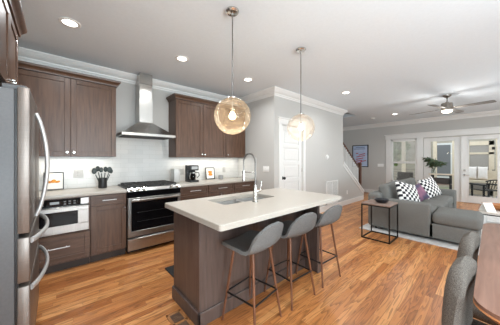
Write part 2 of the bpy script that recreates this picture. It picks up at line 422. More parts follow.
base('baseboard_side', [(PX - .016, PX, PY - .016, 3.36, 0, .14)])
base('baseboard_living', [(LX - .016, LX, 2.72, 4.62, 0, .14), (LX - .016, LX, FY, DR[0] - .16, 0, .14)])
base('baseboard_stair', [(7.7, LX, 4.604, 4.62, 0, .14)])

# tiled backsplash
b = MB(); b.box(-.84, PX - .001, 4.008, 4.0195, .92, 1.375); b.box(.65, 1.55, 4.008, 4.0195, 1.375, 1.70)
struct('trim_8', b, tile_material(False), smooth=False)
b = MB(); b.box(PX - .012, PX - .0005, 3.37, 4.008, .92, 1.375); struct('trim_9', b, tile_material(True), smooth=False)

# pantry door (five raised panels)
b = MB(); b.box(DX0 + .005, DX1 - .005, PY + .045, PY + .07, .008, DZ - .006)
st = .105; zr = [0.008, .20, .56, .645, .98, 1.065, 1.40, 1.485, 1.80 - .06, 1.825 - .0, 1.93]
zs = [.008, .18, .50, .58, .86, .94, 1.22, 1.30, 1.58, 1.66, 1.94, DZ - .006]
b.box(DX0 + .005, DX0 + st, PY + .03, PY + .05, .008, DZ - .006, .003, 1); b.box(DX1 - st, DX1 - .005, PY + .03, PY + .05, .008, DZ - .006, .003, 1)
for i in range(0, 12, 2): b.box(DX0 + st, DX1 - st, PY + .03, PY + .05, zs[i], zs[i + 1], .003, 1)
for i in range(1, 11, 2): b.box(DX0 + st + .03, DX1 - st - .03, PY + .036, PY + .05, zs[i] + .03, zs[i + 1] - .03, .006, 1)
d1 = struct('door_1', b, TRIM)
k = MB(); k.cyl((3.485, PY + .03, .95), (3.485, PY + .02, .95), .034); k.cyl((3.485, PY + .02, .95), (3.485, PY - .012, .95), .011); k.sphere((3.485, PY - .03, .95), .03, (1, .8, 1))
k.build('door_knob', BLKMET, d1)['label'] = 'dark bronze door knob'
k = MB()
for z in (.25, 1.05, 1.82): k.cyl((DX1 - .003, PY + .024, z), (DX1 - .003, PY + .024, z + .09), .007)
k.build('hinge', STEEL, d1)
b = MB()
b.box(DX0 - .085, DX0, PY - .02, PY, 0, DZ + .01, .004, 1); b.box(DX1, DX1 + .085, PY - .02, PY, 0, DZ + .01, .004, 1)
b.box(DX0 - .095, DX1 + .095, PY - .022, PY, DZ + .01, DZ + .12, .004, 1); b.box(DX0 - .11, DX1 + .11, PY - .034, PY, DZ + .12, DZ + .145, .004, 1)
b.box(DX0, DX0 + .004, PY, PY + .12, 0, DZ); b.box(DX1 - .004, DX1, PY, PY + .12, 0, DZ); b.box(DX0, DX1, PY, PY + .12, DZ - .004, DZ)
struct('trim_10', b, TRIM)

# living window + trim
def yzbox(m, y0, y1, z0, z1, x0, x1, bev=.003): m.box(x0, x1, y0, y1, z0, z1, bev, 1)
f = MB(); y0, y1, z0, z1 = WIN
yzbox(f, y0, y0 + .05, z0, z1, LX + .02, LX + .10); yzbox(f, y1 - .05, y1, z0, z1, LX + .02, LX + .10)
yzbox(f, y0, y1, z1 - .05, z1, LX + .02, LX + .10); yzbox(f, y0, y1, z0, z0 + .06, LX + .02, LX + .10); yzbox(f, y0 + .03, y1 - .03, 1.19, 1.245, LX + .015, LX + .09)
w1 = struct('window_1', f, TRIM)
g = MB(); g.box(LX + .06, LX + .065, y0 + .04, y1 - .04, z0 + .04, z1 - .04); g.build('pane', GLASS, w1)
f = MB()
yzbox(f, y1, y1 + .16, 0.0, 2.09, LX - .022, LX); yzbox(f, DR[1], y0, 0.0, 2.09, LX - .022, LX); yzbox(f, DR[0] - .16, DR[0], 0, 2.09, LX - .022, LX)
yzbox(f, DR[0] - .2, y1 + .18, 2.09, 2.24, LX - .028, LX); yzbox(f, DR[0] - .23, y1 + .21, 2.24, 2.275, LX - .05, LX)
yzbox(f, y0 - .03, y1 + .03, z0 - .03, z0, LX - .05, LX); yzbox(f, y0, y1, z0 - .12, z0 - .03, LX - .02, LX)
struct('trim_11', f, TRIM)
# french doors
def french(n, y0, y1, gy0, gy1):
    f = MB(); x0, x1 = LX + .03, LX + .075
    yzbox(f, y0, gy0, .012, DR[2] - .01, x0, x1); yzbox(f, gy1, y1, .012, DR[2] - .01, x0, x1)
    yzbox(f, gy0, gy1, 1.96, DR[2] - .01, x0, x1); yzbox(f, gy0, gy1, .012, .21, x0, x1)
    for (a, c, d, e) in ((gy0, gy0 + .018, .21, 1.96), (gy1 - .018, gy1, .21, 1.96), (gy0, gy1, 1.942, 1.96), (gy0, gy1, .21, .228)): f.box(x0 - .008, x0 + .01, a, c, d, e)
    o = struct('door_%d' % n, f, TRIM)
    g = MB(); g.box(x0 + .02, x0 + .026, gy0, gy1, .21, 1.96); g.build('pane', GLASS, o)
    return o
d2 = french(2, .64, 1.555, .775, 1.39)
d3 = french(3, -.295, .628, -.13, .48)
k = MB()
for z in (.86, 1.0): k.cyl((LX + .03, .56, z), (LX + .005, .56, z), .028)
k.tube([(LX + .005, .56, .86), (LX - .025, .56, .86), (LX - .03, .53, .86), (LX - .03, .44, .855)], .009, 8)
k.build('door_handle', CHROME, d3)['label'] = 'brushed nickel lever and deadbolt'
b = MB(); b.box(LX - .01, LX + .02, .628, .642, .01, DR[2]); struct('trim_12', b, TRIM)

# ------------------------------------------------------------------ cabinets
def shaker(name, parent, x0, x1, z0, z1, yf, m=CAB, rail=.06, facing='y', t=.02):
    """shaker front lying in the plane y=yf (front face), facing -y; facing 'x' swaps to the plane x=yf facing +x"""
    b = MB()
    def bx(a0, a1, d0, d1, c0, c1, bev):
        if facing == 'y': b.box(a0, a1, yf + d0, yf + d1, c0, c1, bev, 1)
        else: b.box(yf - d1, yf - d0, a0, a1, c0, c1, bev, 1)
    bx(x0, x0 + rail, 0, t, z0, z1, .0025); bx(x1 - rail, x1, 0, t, z0, z1, .0025)
    bx(x0 + rail - .001, x1 - rail + .001, 0, t, z1 - rail, z1, .0025); bx(x0 + rail - .001, x1 - rail + .001, 0, t, z0, z0 + rail, .0025)
    bx(x0 + rail - .004, x1 - rail + .004, .010, t, z0 + rail - .004, z1 - rail + .004, 0)
    return b.build(name, m, parent)
def slab(name, parent, x0, x1, z0, z1, yf, m=CABH, rail=.035):
    return shaker(name, parent, x0, x1, z0, z1, yf, m, rail)
def knob(parent, x, y, z, facing='y'):
    b = MB(); d = Vector((0, -1, 0)) if facing == 'y' else Vector((1, 0, 0)); p = Vector((x, y, z))
    b.cyl(p, p + d * .018, .005, n=10); b.cyl(p + d * .016, p + d * .03, .013, .011, n=14)
    return b.build('knob', CHROME, parent)
def barpull(parent, x, y, z, L=.14):
    b = MB(); b.cyl((x - L / 2, y - .03, z), (x + L / 2, y - .03, z), .0055, n=10)
    for s in (-1, 1): b.cyl((x + s * L * .36, y, z), (x + s * L * .36, y - .03, z), .0045, n=8)
    return b.build('handle', HANDLE, parent)
def cab_crown(parent, x0, x1, y0, y1, z, left=True, right=True):
    prof = [(0, 0), (.012, .0), (.015, .02), (.03, .04), (.048, .052), (.052, .075), (0, .075)]
    b = MB(); bm = b.bm
    rings = []
    for (d, h) in prof[1:]:
        l = d if left else 0; r = d if right else 0
        rings.append([bm.verts.new(c) for c in ((x0 - l, y1, z + h), (x0 - l, y0 - d, z + h), (x1 + r, y0 - d, z + h), (x1 + r, y1, z + h))])
    for A, B in zip(rings, rings[1:]):
        for i in range(4): bm.faces.new((A[i], A[(i + 1) % 4], B[(i + 1) % 4], B[i]))
    bm.faces.new(rings[0][::-1]); bm.faces.new(rings[-1])
    bmesh.ops.recalc_face_normals(bm, faces=bm.faces[:])
    return b.build('crown', CABH, parent)

UF = 3.67; UB, UT = 1.375, 2.40
def upper(label, x0, x1, doors, knobs, left=True, right=True):
    t = thing('upper_cabinet', label, 'cabinet', group='upper kitchen cabinets')
    b = MB(); b.box(x0, x1, UF + .021, 4.007, UB, UT); b.box(x0, x1, UF + .005, UF + .022, UB, UB + .003); b.build('body', CAB, t)
    for (a, c), kx in zip(doors, knobs):
        d = shaker('door', t, a, c, UB + .002, UT - .004, UF)
        knob(d, kx, UF, UB + .055)
    cab_crown(t, x0, x1, UF - .0, 4.006, UT, left, right)
    return t
upper('brown shaker wall cabinet to the left of the steel hood', -.40, .65, [(-.395, .132), (.136, .647)], (.10, .168), left=False)
upper('brown two-door wall cabinet immediately right of the steel hood', 1.55, 2.612, [(1.553, 2.079), (2.083, 2.609)], (2.05, 2.112), right=False)
upper('narrow single-door brown wall cabinet beside the grey pantry wall', 2.614, 3.145, [(2.617, 3.142)], (2.648,), left=False)
def undercab(x0, x1):
    area_light('undercabinet_lamp', ((x0 + x1) / 2, 3.85, UB - .012), (0, 0, 0), x1 - x0, .05, UNDERCAB_POWER * (x1 - x0), (1, .95, .86))
undercab(-.35, .60); undercab(1.6, 3.1)

# over the fridge
t = thing('upper_cabinet', 'brown two-door cabinet high above the refrigerator', 'cabinet', group='upper kitchen cabinets')
b = MB(); b.box(-.845, -.275, 1.86, 2.77, 1.85, 2.42); b.build('body', CAB, t)
for (a, c, kx) in ((1.863, 2.313, 2.28), (2.317, 2.767, 2.35)):
    d = shaker('door', t, a, c, 1.853, 2.417, -.253, facing='x'); knob(d, -.253, kx, 1.90, 'x')
b = MB()
prof = [(0, .0), (.012, 0), (.016, .02), (.03, .035), (.05, .05), (.055, .07), (0, .07)]
b.prism([(-.253 + d, 2.42 + h) for d, h in prof], 'y', 1.85, 2.79); b.box(-.845, -.25, 1.855, 2.775, 2.42, 2.49); b.build('crown', CABH, t)

# base units along the kitchen wall
BF = 3.385
def base_unit(label, x0, x1, fronts):
    t = thing('base_cabinet', label, 'cabinet', group='base kitchen cabinets')
    b = MB(); b.box(x0, x1, BF + .021, 4.015, .10, .878); b.build('body', CAB, t)
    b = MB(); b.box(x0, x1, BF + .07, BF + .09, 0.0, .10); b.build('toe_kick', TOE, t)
    for kind, a, c, z0, z1, kx in fronts:
        if kind == 'drawer':
            d = slab('drawer', t, a, c, z0, z1, BF); barpull(d, (a + c) / 2, BF, (z0 + z1) / 2, min(.2, (c - a) * .4))
        elif kind == 'deep':
            d = shaker('drawer', t, a, c, z0, z1, BF, CABH, .055); barpull(d, (a + c) / 2, BF, (z0 + z1) / 2 + .03, .2)
        else:
            d = shaker('door', t, a, c, z0, z1, BF); knob(d, kx, BF, z1 - .05)
    return t
t = thing('base_cabinet', 'brown base cabinet holding the built-in microwave drawer', 'cabinet', group='base kitchen cabinets')
b = MB(); b.box(-.84, .315, BF + .021, 4.015, .10, .455); b.box(-.84, -.305, BF + .021, 4.015, .455, .878); b.box(-.305, .315, 3.95, 4.015, .455, .878)
b.box(.303, .315, BF + .002, 3.95, .455, .878); b.box(-.305, -.294, BF + .002, 3.95, .455, .878); b.box(-.294, .303, BF + .002, 3.95, .866, .878); b.build('body', CAB, t)
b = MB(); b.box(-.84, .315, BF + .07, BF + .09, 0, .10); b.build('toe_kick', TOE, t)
d = shaker('drawer', t, -.30, .312, .125, .44, BF, CABH, .055); barpull(d, 0.006, BF, .30, .22)
base_unit('brown base cabinet with drawer and door between microwave and range', .318, .722, [('drawer', .321, .719, .735, .870, 0), ('door', .321, .719, .125, .730, .69)])
base_unit('brown base cabinet directly right of the range', 1.496, 2.03, [('drawer', 1.50, 2.027, .735, .870, 0), ('deep', 1.50, 2.027, .435, .730, 0), ('deep', 1.50, 2.027, .125, .430, 0)])
base_unit('brown base cabinet below the small orange picture', 2.033, 2.61, [('drawer', 2.036, 2.607, .735, .870, 0), ('door', 2.036, 2.32, .125, .730, 2.29), ('door', 2.324, 2.607, .125, .730, 2.35)])
base_unit('brown base cabinet at the pantry wall end of the counter', 2.613, 3.185, [('drawer', 2.616, 3.182, .735, .870, 0), ('door', 2.616, 3.182, .125, .730, 2.66)])
def counter(label, x0, x1):
    b = MB(); b.box(x0, x1, 3.355, 4.006, .88, .918, .004, 2)
    return tag(b.build('countertop', QUARTZ), label, 'countertop', 'kitchen countertops')
counter('cream stone countertop left of the range over the microwave', -.84, .724)
counter('cream stone countertop right of the range under the coffee maker', 1.492, 3.186)

# ------------------------------------------------------------------ microwave drawer
t = thing('microwave_oven', 'built-in stainless microwave drawer with black window under the counter', 'microwave')
b = MB(); b.box(-.285, .295, BF + .01, 3.94, .46, .862); b.build('body', BLACK, t)
b = MB(); fy = BF - .012
b.box(-.290, .30, fy, BF + .012, .46, .555, .004, 1); b.box(-.290, .30, fy, BF + .012, .715, .775, .004, 1)
b.box(.19, .30, fy, BF + .012, .553, .717, .004, 1); b.box(-.290, -.20, fy, BF + .012, .553, .717, .004, 1)
dr = b.build('drawer_front', STEELH, t)
b = MB(); b.box(-.20, .19, fy + .003, BF + .011, .555, .716); b.build('window', BLACKG, dr)
b = MB(); b.box(-.290, .30, fy - .028, fy + .0, .757, .772, .004, 1); b.build('handle', STEELH, dr)
b = MB(); b.box(-.290, .215, fy + .004, BF + .012, .785, .862, .003, 1); cp = b.build('control_panel', BLACKG, t)
b = MB(); b.box(.217, .30, fy + .004, BF + .012, .785, .862, .003, 1); b.build('trim_plate', STEELH, t)
b = MB(); b.box(-.06, .02, fy + .001, fy + .006, .812, .84); b.build('display', emis('lcd', (.75, .82, .85, 1), .5), cp)
BTN = mat('grey_buttons', rgb(120, 120, 120), .5)
for bx_ in (-.24, -.205, -.17, -.135, .06, .105, .15):
    for bz in (.80, .828):
        b = MB(); b.box(bx_, bx_ + .022, fy + .002, fy + .006, bz, bz + .014); b.build('button', BTN, cp)

# ------------------------------------------------------------------ range
t = thing('kitchen_range', 'stainless slide-in range with black oven door and gas cooktop', 'stove')
RX0, RX1 = .730, 1.486
b = MB(); b.box(RX0, RX1, 3.40, 4.0, .05, .895); b.box(RX0 + .02, RX1 - .02, 3.46, 3.98, 0, .05); b.build('body', BLACK, t)
b = MB(); b.box(RX0 - .003, RX1 + .003, 3.372, 4.004, .919, .934, .004, 1); ck = b.build('cooktop', BLACK, t)
for gx in (RX0 + .03, RX0 + .27, RX0 + .51):
    b = MB(); w = .216
    for yy in (3.44, 3.70, 3.965): b.box(gx, gx + w, yy - .007, yy + .007, .947, .962)
    for xx in (gx + .007, gx + w / 2, gx + w - .007): b.box(xx - .007, xx + .007, 3.44, 3.965, .947, .962)
    for yy in (3.57, 3.83): b.box(gx, gx + w, yy - .005, yy + .005, .947, .962)
    for xx in (gx + .01, gx + w - .01):
        for yy in (3.445, 3.96): b.box(xx - .007, xx + .007, yy - .007, yy + .007, .933, .95)
    b.build('grate', IRON, ck)
for (cx, cy) in ((.87, 3.57), (.87, 3.83), (1.35, 3.57), (1.35, 3.83), (1.108, 3.70)):
    b = MB(); b.cyl((cx, cy, .934), (cx, cy, .944), .04, .035); b.build('burner', IRON, ck)
b = MB(); b.prism([(3.405, .882), (3.338, .882), (3.338, .892), (3.372, .930), (3.405, .930)], 'x', RX0 - .002, RX1 + .002, bev=.003); pan = b.build('control_panel', STEELH, t)
for kx in (.776, .858, .938, 1.278, 1.358, 1.440)[0:3] + (1.340, 1.432):
    n = Vector((0, -.045, .037)).normalized(); p = Vector((kx, 3.352, .907))
    b = MB(); b.cyl(p, p + n * .012, .026, .026); b.cyl(p + n * .012, p + n * .036, .021, .018); b.build('knob', CHROME, pan)
b = MB(); b.box(RX0, RX1, 3.350, 3.405, .80, .881); b.build('fascia', BLACKG, t)
b = MB()
b.box(RX0, RX0 + .045, 3.345, 3.40, .245, .795, .004, 1); b.box(RX1 - .045, RX1, 3.345, 3.40, .245, .795, .004, 1)
b.box(RX0 + .04, RX1 - .04, 3.345, 3.40, .735, .795, .004, 1); b.box(RX0 + .04, RX1 - .04, 3.345, 3.40, .245, .325, .004, 1)
od = b.build('oven_door', STEELH, t)
b = MB(); b.box(RX0 + .045, RX1 - .045, 3.350, 3.40, .325, .735); wd = b.build('oven_window', BLACKG, od)
RK = mat('rack_glimpse', rgb(60, 60, 62), .4, .8)
for rz in (.45, .58):
    b = MB(); b.box(RX0 + .12, RX1 - .12, 3.3485, 3.3505, rz, rz + .006); b.build('oven_rack', RK, od)
b = MB(); b.tube([(RX0 + .04, 3.30, .765), (RX1 - .04, 3.30, .765)], .014, 12)
for xx in (RX0 + .07, RX1 - .07): b.box(xx - .012, xx + .012, 3.30, 3.35, .753, .777)
b.build('handle', STEELH, od)
b = MB(); b.box(RX0, RX1, 3.345, 3.40, .058, .225, .005, 1); b.box(RX0 + .02, RX1 - .02, 3.328, 3.348, .205, .222, .004, 1); b.build('drawer', STEELH, t)

# ------------------------------------------------------------------ hood
t = thing('range_hood', 'stainless chimney hood on the wall over the range', 'range hood')
hx0, hx1, hy0, hy1 = .690, 1.480, 3.52, 4.004
cx0, cx1, cy0 = .985, 1.19, 3.76
b = MB(); bm = b.bm
rings = []
for f in (0, .15, .35, .6, .8, 1.0):
    e = 1 - (1 - f) ** 1.6 if f < 1 else 1
    z = 1.735 + .205 * f ** 1.08
    e = f
    rings.append([bm.verts.new(c) for c in ((hx0 + (cx0 - hx0) * e, hy1, z), (hx0 + (cx0 - hx0) * e, hy0 + (cy0 - hy0) * e, z), (hx1 + (cx1 - hx1) * e, hy0 + (cy0 - hy0) * e, z), (hx1 + (cx1 - hx1) * e, hy1, z))])
for A, B in zip(rings, rings[1:]):
    for i in range(4): bm.faces.new((A[i], A[(i + 1) % 4], B[(i + 1) % 4], B[i]))
bm.faces.new(rings[0][::-1]); bm.faces.new(rings[-1]); bmesh.ops.recalc_face_normals(bm, faces=bm.faces[:])
b.build('canopy', STEEL, t, ang=20)
b = MB(); b.box(hx0, hx1, hy0, hy1, 1.695, 1.736, .002, 1); b.build('rim', STEELH, t)
b = MB(); b.box(cx0, cx1, cy0, hy1, 1.93, 2.33, .002, 1); b.box(cx0 + .004, cx1 - .004, cy0 + .004, hy1, 2.328, 2.57, .002, 1); b.box(cx0 + .004, cx1 - .004, cy0 + .004, 3.9, 2.56, 2.735, .002, 1); b.build('chimney', STEEL, t)
b = MB(); b.box(hx0 + .04, hx1 - .04, hy0 + .04, hy1 - .05, 1.688, 1.697); b.build('filter', IRON, t)

# ------------------------------------------------------------------ refrigerator
t = thing('refrigerator', 'stainless french-door refrigerator with two freezer drawers', 'refrigerator')
fy0, fy1 = 1.863, 2.767
b = MB(); b.box(-.84, -.186, fy0 + .002, fy1 - .002, .03, 1.752, .006, 2); b.box(-.80, -.22, fy0 + .03, fy1 - .03, 0, .03); b.build('body', FRIDGESIDE, t)
b = MB(); b.box(-.19, -.17, fy0 + .012, fy1 - .012, .05, 1.748); b.build('gasket', BLACK, t)
def bow(axis, a0, a1, fixed, n=16, x0=-.117, out=.062):
    pts = []
    for i in range(n + 1):
        s = i / n; q = a0 + (a1 - a0) * s; x = x0 + out * math.sin(PI * s) ** .75
        pts.append((x, fixed, q) if axis == 'z' else (x, q, fixed))
    return pts
ym = (fy0 + fy1) / 2
for (a, c, hy) in ((fy0, ym - .003, ym - .045), (ym + .003, fy1, ym + .045)):
    b = MB(); b.box(-.175, -.122, a, c, .892, 1.768, .006, 2); d = b.build('door', FRIDGE, t)
    b = MB(); b.tube(bow('z', .915, 1.68, hy), .013, 10, ry=.012); b.build('handle', HANDLE, d)
for (z0, z1, hz) in ((.598, .866, .835), (.075, .574, .545)):
    b = MB(); b.box(-.175, -.122, fy0, fy1, z0, z1, .006, 2); d = b.build('freezer_drawer', FRIDGE, t)
    b = MB(); b.tube(bow('y', fy0 + .04, fy1 - .04, hz), .018, 10, ry=.011); b.build('handle', HANDLE, d)
for yy in (fy0 + .06, fy1 - .06):
    b = MB(); b.box(-.24, -.135, yy - .035, yy + .035, 1.752, 1.782, .005, 1); b.build('hinge_cover', FRIDGESIDE, t)

# ------------------------------------------------------------------ island
ix0, ix1, iy0, iy1 = .848, 2.33, 1.553, 2.06
t = thing('kitchen_island', 'dark brown kitchen island base carrying the sink counter', 'kitchen island')
b = MB(); b.box(ix0, ix1, iy0, iy1, .0, .20); b.box(ix0, ix1, iy0, iy0 + .02, .2, .88); b.box(ix0, ix0 + .02, iy0 + .02, iy1, .2, .88); b.box(ix1 - .02, ix1, iy0 + .02, iy1, .2, .88); b.box(ix0 + .02, ix1 - .02, iy1 - .02, iy1, .2, .88); b.build('body', ISL, t)
b = MB(); b.box(ix0 - .004, ix0 + .06, iy0 - .004, iy0 + .06, .0, .879, .003, 1); b.build('corner_post', ISL, t)
b = MB(); b.box(2.285, 2.335, 1.365, iy0 + .01, .0, .879, .003, 1); b.build('end_panel', ISL, t)
b = MB(); b.box(ix0 - .02, ix0, iy0 - .02, iy1, 0, .115, .004, 1); b.box(ix0 - .02, 2.285, iy0 - .02, iy0, 0, .115, .004, 1); b.box(2.335, 2.35, 1.35, iy1, 0, .115, .004, 1); b.box(2.27, 2.35, 1.35, 1.365, 0, .115, .004, 1)
b.build('baseboard', ISL, t)
for i in range(3):
    a = ix0 + .03 + i * .475; d = shaker('door', t, a, a + .465, .13, .86, -(iy1 + .02), facing='y') if False else None
    b = MB(); b.box(a, a + .465, iy1, iy1 + .02, .13, .86, .003, 1); d = b.build('door', CAB, t)
    k = MB(); k.cyl((a + .42, iy1 + .02, .8), (a + .42, iy1 + .05, .8), .012, n=12); k.build('knob', CHROME, d)
# top with sink cutout
sx0, sx1, sy0, sy1 = 1.14, 1.83, 1.615, 1.945
tx0, tx1, ty0, ty1 = .765, 2.425, 1.135, 2.09
def rrect(x0, x1, y0, y1, r, n=6):
    P = []
    for (cx, cy, a0) in ((x1 - r, y1 - r, 0), (x0 + r, y1 - r, 90), (x0 + r, y0 + r, 180), (x1 - r, y0 + r, 270)):
        for i in range(n + 1):
            a = math.radians(a0 + 90 * i / n); P.append((cx + r * math.cos(a), cy + r * math.sin(a)))
    return P
def holed_slab(outer, inner, z0, z1, ch=.004):
    """both loops have the same count and start corner"""
    m = MB(); bm = m.bm
    def ring(P, z): return [bm.verts.new((x, y, z)) for x, y in P]
    cx = sum(p[0] for p in outer) / len(outer); cy = sum(p[1] for p in outer) / len(outer)
    shr = [(x - ch * (1 if x > cx else -1), y - ch * (1 if y > cy else -1)) for x, y in outer]
    o0, o1, o2, i1, i0 = ring(outer, z0), ring(outer, z1 - ch), ring(shr, z1), ring(inner, z1), ring(inner, z0)
    n = len(outer); loops = [o0, o1, o2, i1, i0, o0]
    for A, B in zip(loops, loops[1:]):
        for k in range(n): bm.faces.new((A[k], A[(k + 1) % n], B[(k + 1) % n], B[k]))
    bmesh.ops.recalc_face_normals(bm, faces=bm.faces[:])
    return m
m = holed_slab(rrect(tx0, tx1, ty0, ty1, .025), rrect(sx0, sx1, sy0, sy1, .03), .88, .92)
tag(m.build('island_countertop', QUARTZ, smooth=False), 'cream stone island top with the sink cut into it', 'countertop', 'kitchen countertops')
# sink
def basin(x0, x1, y0, y1, zt, zb, m):
    bm = m.bm; L = [rrect(x0 - .012, x1 + .012, y0 - .012, y1 + .012, .04), rrect(x0, x1, y0, y1, .03), rrect(x0 + .006, x1 - .006, y0 + .006, y1 - .006, .03), rrect(x0 + .03, x1 - .03, y0 + .03, y1 - .03, .02)]
    Z = [zt, zt, zb + .02, zb]
    R = [[bm.verts.new((x, y, z)) for x, y in P] for P, z in zip(L, Z)]; n = len(L[0])
    for A, B in zip(R, R[1:]):
        for k in range(n): bm.faces.new((A[k], A[(k + 1) % n], B[(k + 1) % n], B[k]))
    bm.faces.new(R[-1])
    bmesh.ops.recalc_face_normals(bm, faces=bm.faces[:]); bmesh.ops.solidify(bm, geom=bm.faces[:], thickness=.003)
    bmesh.ops.recalc_face_normals(bm, faces=bm.faces[:])
t = thing('kitchen_sink', 'stainless undermount double sink in the island top', 'sink')
SINKS = noisy('sink_steel', rgb(176, 176, 175), rgb(188, 188, 187), scale=(30, 1, 1), nscale=5, rough=0.5, metal=0.6)
m = MB(); basin(sx0 + .006, 1.49, sy0 + .006, sy1 - .006, .878, .70, m); bs = m.build('basin', SINKS, t)
m = MB(); m.lathe([(0, .004), (.03, .004), (.045, .008), (.045, .0), (0, 0)], (1.31, 1.78, .704)); m.build('drain', CHROME, bs)
m = MB(); basin(1.516, sx1 - .006, sy0 + .006, sy1 - .006, .878, .70, m); bs = m.build('basin', SINKS, t)
m = MB(); m.lathe([(0, .004), (.03, .004), (.045, .008), (.045, .0), (0, 0)], (1.67, 1.78, .704)); m.build('drain', CHROME, bs)
DKST = noisy('dark_spring_steel', rgb(112, 111, 110), rgb(134, 133, 131), nscale=20, rough=0.35, metal=0.9)
# faucet with spring neck
t = thing('kitchen_faucet', 'tall chrome spring-neck faucet standing behind the sink', 'faucet', (1.455, 1.55, .921))
b = MB(); b.cyl((0, 0, 0), (0, 0, .008), .03, .028); b.cyl((0, 0, .008), (0, 0, .15), .021, .019); b.cyl((0, 0, .15), (0, 0, .165), .019, .012); b.build('base', CHROME, t)
b = MB(); b.cyl((.0, -.015, .10), (.03, -.045, .115), .012); b.cyl((.03, -.045, .115), (.035, -.05, .20), .006, .005, n=10); b.build('lever', CHROME, t)
b = MB()
AR = .085; top = .39
pts = [(0, 0, .16 + (top - .16) * i / 8) for i in range(9)] + [(-.006 * j / 12, AR - AR * math.cos(PI * j / 12), top + AR * math.sin(PI * j / 12)) for j in range(1, 13)] + [(-.006, 2 * AR, top - .04 * i) for i in range(1, 4)]
b.tube(pts, .006, 10); hose = b.build('spring_neck', DKST, t)
b = MB(); coil = []
turns = 46; NS = turns * 8
def along(P, s):
    s *= (len(P) - 1); i = min(int(s), len(P) - 2); f = s - i
    return Vector(P[i]).lerp(Vector(P[i + 1]), f), (Vector(P[i + 1]) - Vector(P[i])).normalized()
for q in range(NS + 1):
    p, tg = along(pts, .08 + .86 * q / NS); sd = Vector((1, 0, 0)); up = tg.cross(sd).normalized(); a = 2 * PI * q / 8
    coil.append(p + (sd * math.cos(a) + up * math.sin(a)) * .0085)
b.tube(coil, .0018, 5); b.build('coil', DKST, hose)
b = MB(); b.cyl((-.006, 2 * AR, .285), (-.006, 2 * AR, .20), .012, .017); b.cyl((-.006, 2 * AR, .20), (-.006, 2 * AR, .185), .017, .015); b.build('spray_head', STEEL, t)
b = MB(); b.cyl((0, 0, .285), (-.006, 2 * AR, .285), .006); b.cyl((-.006, 2 * AR, .272), (-.006, 2 * AR, .298), .017); b.build('holder_arm', STEEL, t)

# ------------------------------------------------------------------ bar stools
def make_stool(label):
    t = thing('bar_stool', label, 'stool', group='bar stools at the island')
    SH = .632
    prof = [(.215, -.014, .09), (.207, -.004, .14), (.185, .002, .175), (.15, .003, .193), (.08, 0, .205), (-.02, -.006, .21), (-.09, -.004, .208), (-.135, .008, .204), (-.163, .03, .2), (-.18, .06, .197), (-.193, .1, .19), (-.204, .135, .175), (-.213, .165, .15), (-.219, .19, .115), (-.223, .206, .078), (-.225, .214, .04)]
    def fn(u, v):
        s = u * (len(prof) - 1); i = min(int(s), len(prof) - 2); f = s - i
        y = prof[i][0] * (1 - f) + prof[i + 1][0] * f; z = prof[i][1] * (1 - f) + prof[i + 1][1] * f; w = prof[i][2] * (1 - f) + prof[i + 1][2] * f
        a = (v - .5) * 2; x = w * math.sin(a * PI / 2)
        k = x * x / .048
        back = max(0, min(1, (-y - .03) / .16))
        return Vector((x, y + back * k * .05, SH + z + (1 - back) * k * .034))
    b = MB(); b.sheet(fn, 44, 23, .024)
    sh = b.build('seat_shell', GREYFAB, t, ang=70)
    b = MB(); b.box(-.10, .10, -.09, .11, SH - .044, SH - .034, .003, 1); fr = b.build('seat_frame', BLKMET, t)
    foot = .175
    for (sx, sy) in ((-1, -1), (1, -1), (-1, 1), (1, 1)):
        b = MB(); b.tube([(sx * .11, sy * .10, SH - .02), (sx * (foot + .0), sy * foot, .0)], [.0125, .009], 10); b.build('leg', WALNUT, t)
    b = MB(); fz = .235; k = foot - (foot - .11) * fz / .63
    P = [(-k, -k, fz), (k, -k, fz), (k, k, fz), (-k, k, fz)]
    for i in range(4): b.tube([P[i], P[(i + 1) % 4]], .0075, 8)
    b.build('footrest', BLKMET, t)['label'] = 'black metal footrest ring'
    return t
st1 = make_stool('grey upholstered bar stool nearest the camera, at the near end of the island')
st1.location = (1.225, 1.345, 0); st1.rotation_euler = (0, 0, math.radians(8))
dup(st1, (1.73, 1.345, 0), math.radians(-2), 'grey upholstered bar stool in the middle of the three at the island')
dup(st1, (2.245, 1.335, 0), math.radians(-3), 'grey upholstered bar stool at the far end of the island, toward the sofa')

# ------------------------------------------------------------------ pendants
def pendant(label, x, y, zc, glass, r=.172):
    t = thing('pendant_lamp', label, 'pendant lamp', (x, y, zc), group='globe pendants over the island')
    b = MB(); prof = [(r * math.sin(a), r * math.cos(a)) for a in [math.radians(14 + (180 - 14) * i / 40) for i in range(41)]]
    prof[-1] = (0, -r); b.lathe(prof, n=48); b.build('globe', glass, t)
    b = MB(); b.lathe([(0, r + .012), (.02, r + .012), (.045, r + .002), (.047, r - .012), (.0, r - .012)]); b.build('cap', CHROME, t)
    b = MB(); b.cyl((0, 0, r - .01), (0, 0, .075), .005, n=10); b.cyl((0, 0, .08), (0, 0, .036), .013, n=14); b.build('socket', CHROME, t)
    b = MB(); b.lathe([(0, .045), (.012, .04), (.015, .03), (.027, .015), (.032, -.002), (.027, -.02), (.015, -.03), (0, -.034)], n=20); b.build('bulb', BULB, t)
    b = MB(); b.cyl((0, 0, r + .01), (0, 0, H - zc - .02), .0055, n=10); b.build('rod', DKST, t)
    b = MB(); b.lathe([(0, 0), (.062, 0), (.062, -.012), (.05, -.026), (.012, -.03), (.008, -.045), (0, -.045)], (0, 0, H - zc)); b.build('canopy', CHROME, t)
    d = bpy.data.lights.new('pendant_light', 'POINT'); d.energy = PENDANT_POWER; d.color = (1, .88, .72); d.shadow_soft_size = .04
    o = bpy.data.objects.new('pendant_light', d); C.objects.link(o); o.parent = t; o.location = (0, 0, -.085)
    return t
pendant('glass globe pendant tinted amber for the cabinets behind it, nearer the hood, over the sink', 1.235, 1.63, 1.745, GLOBE1)
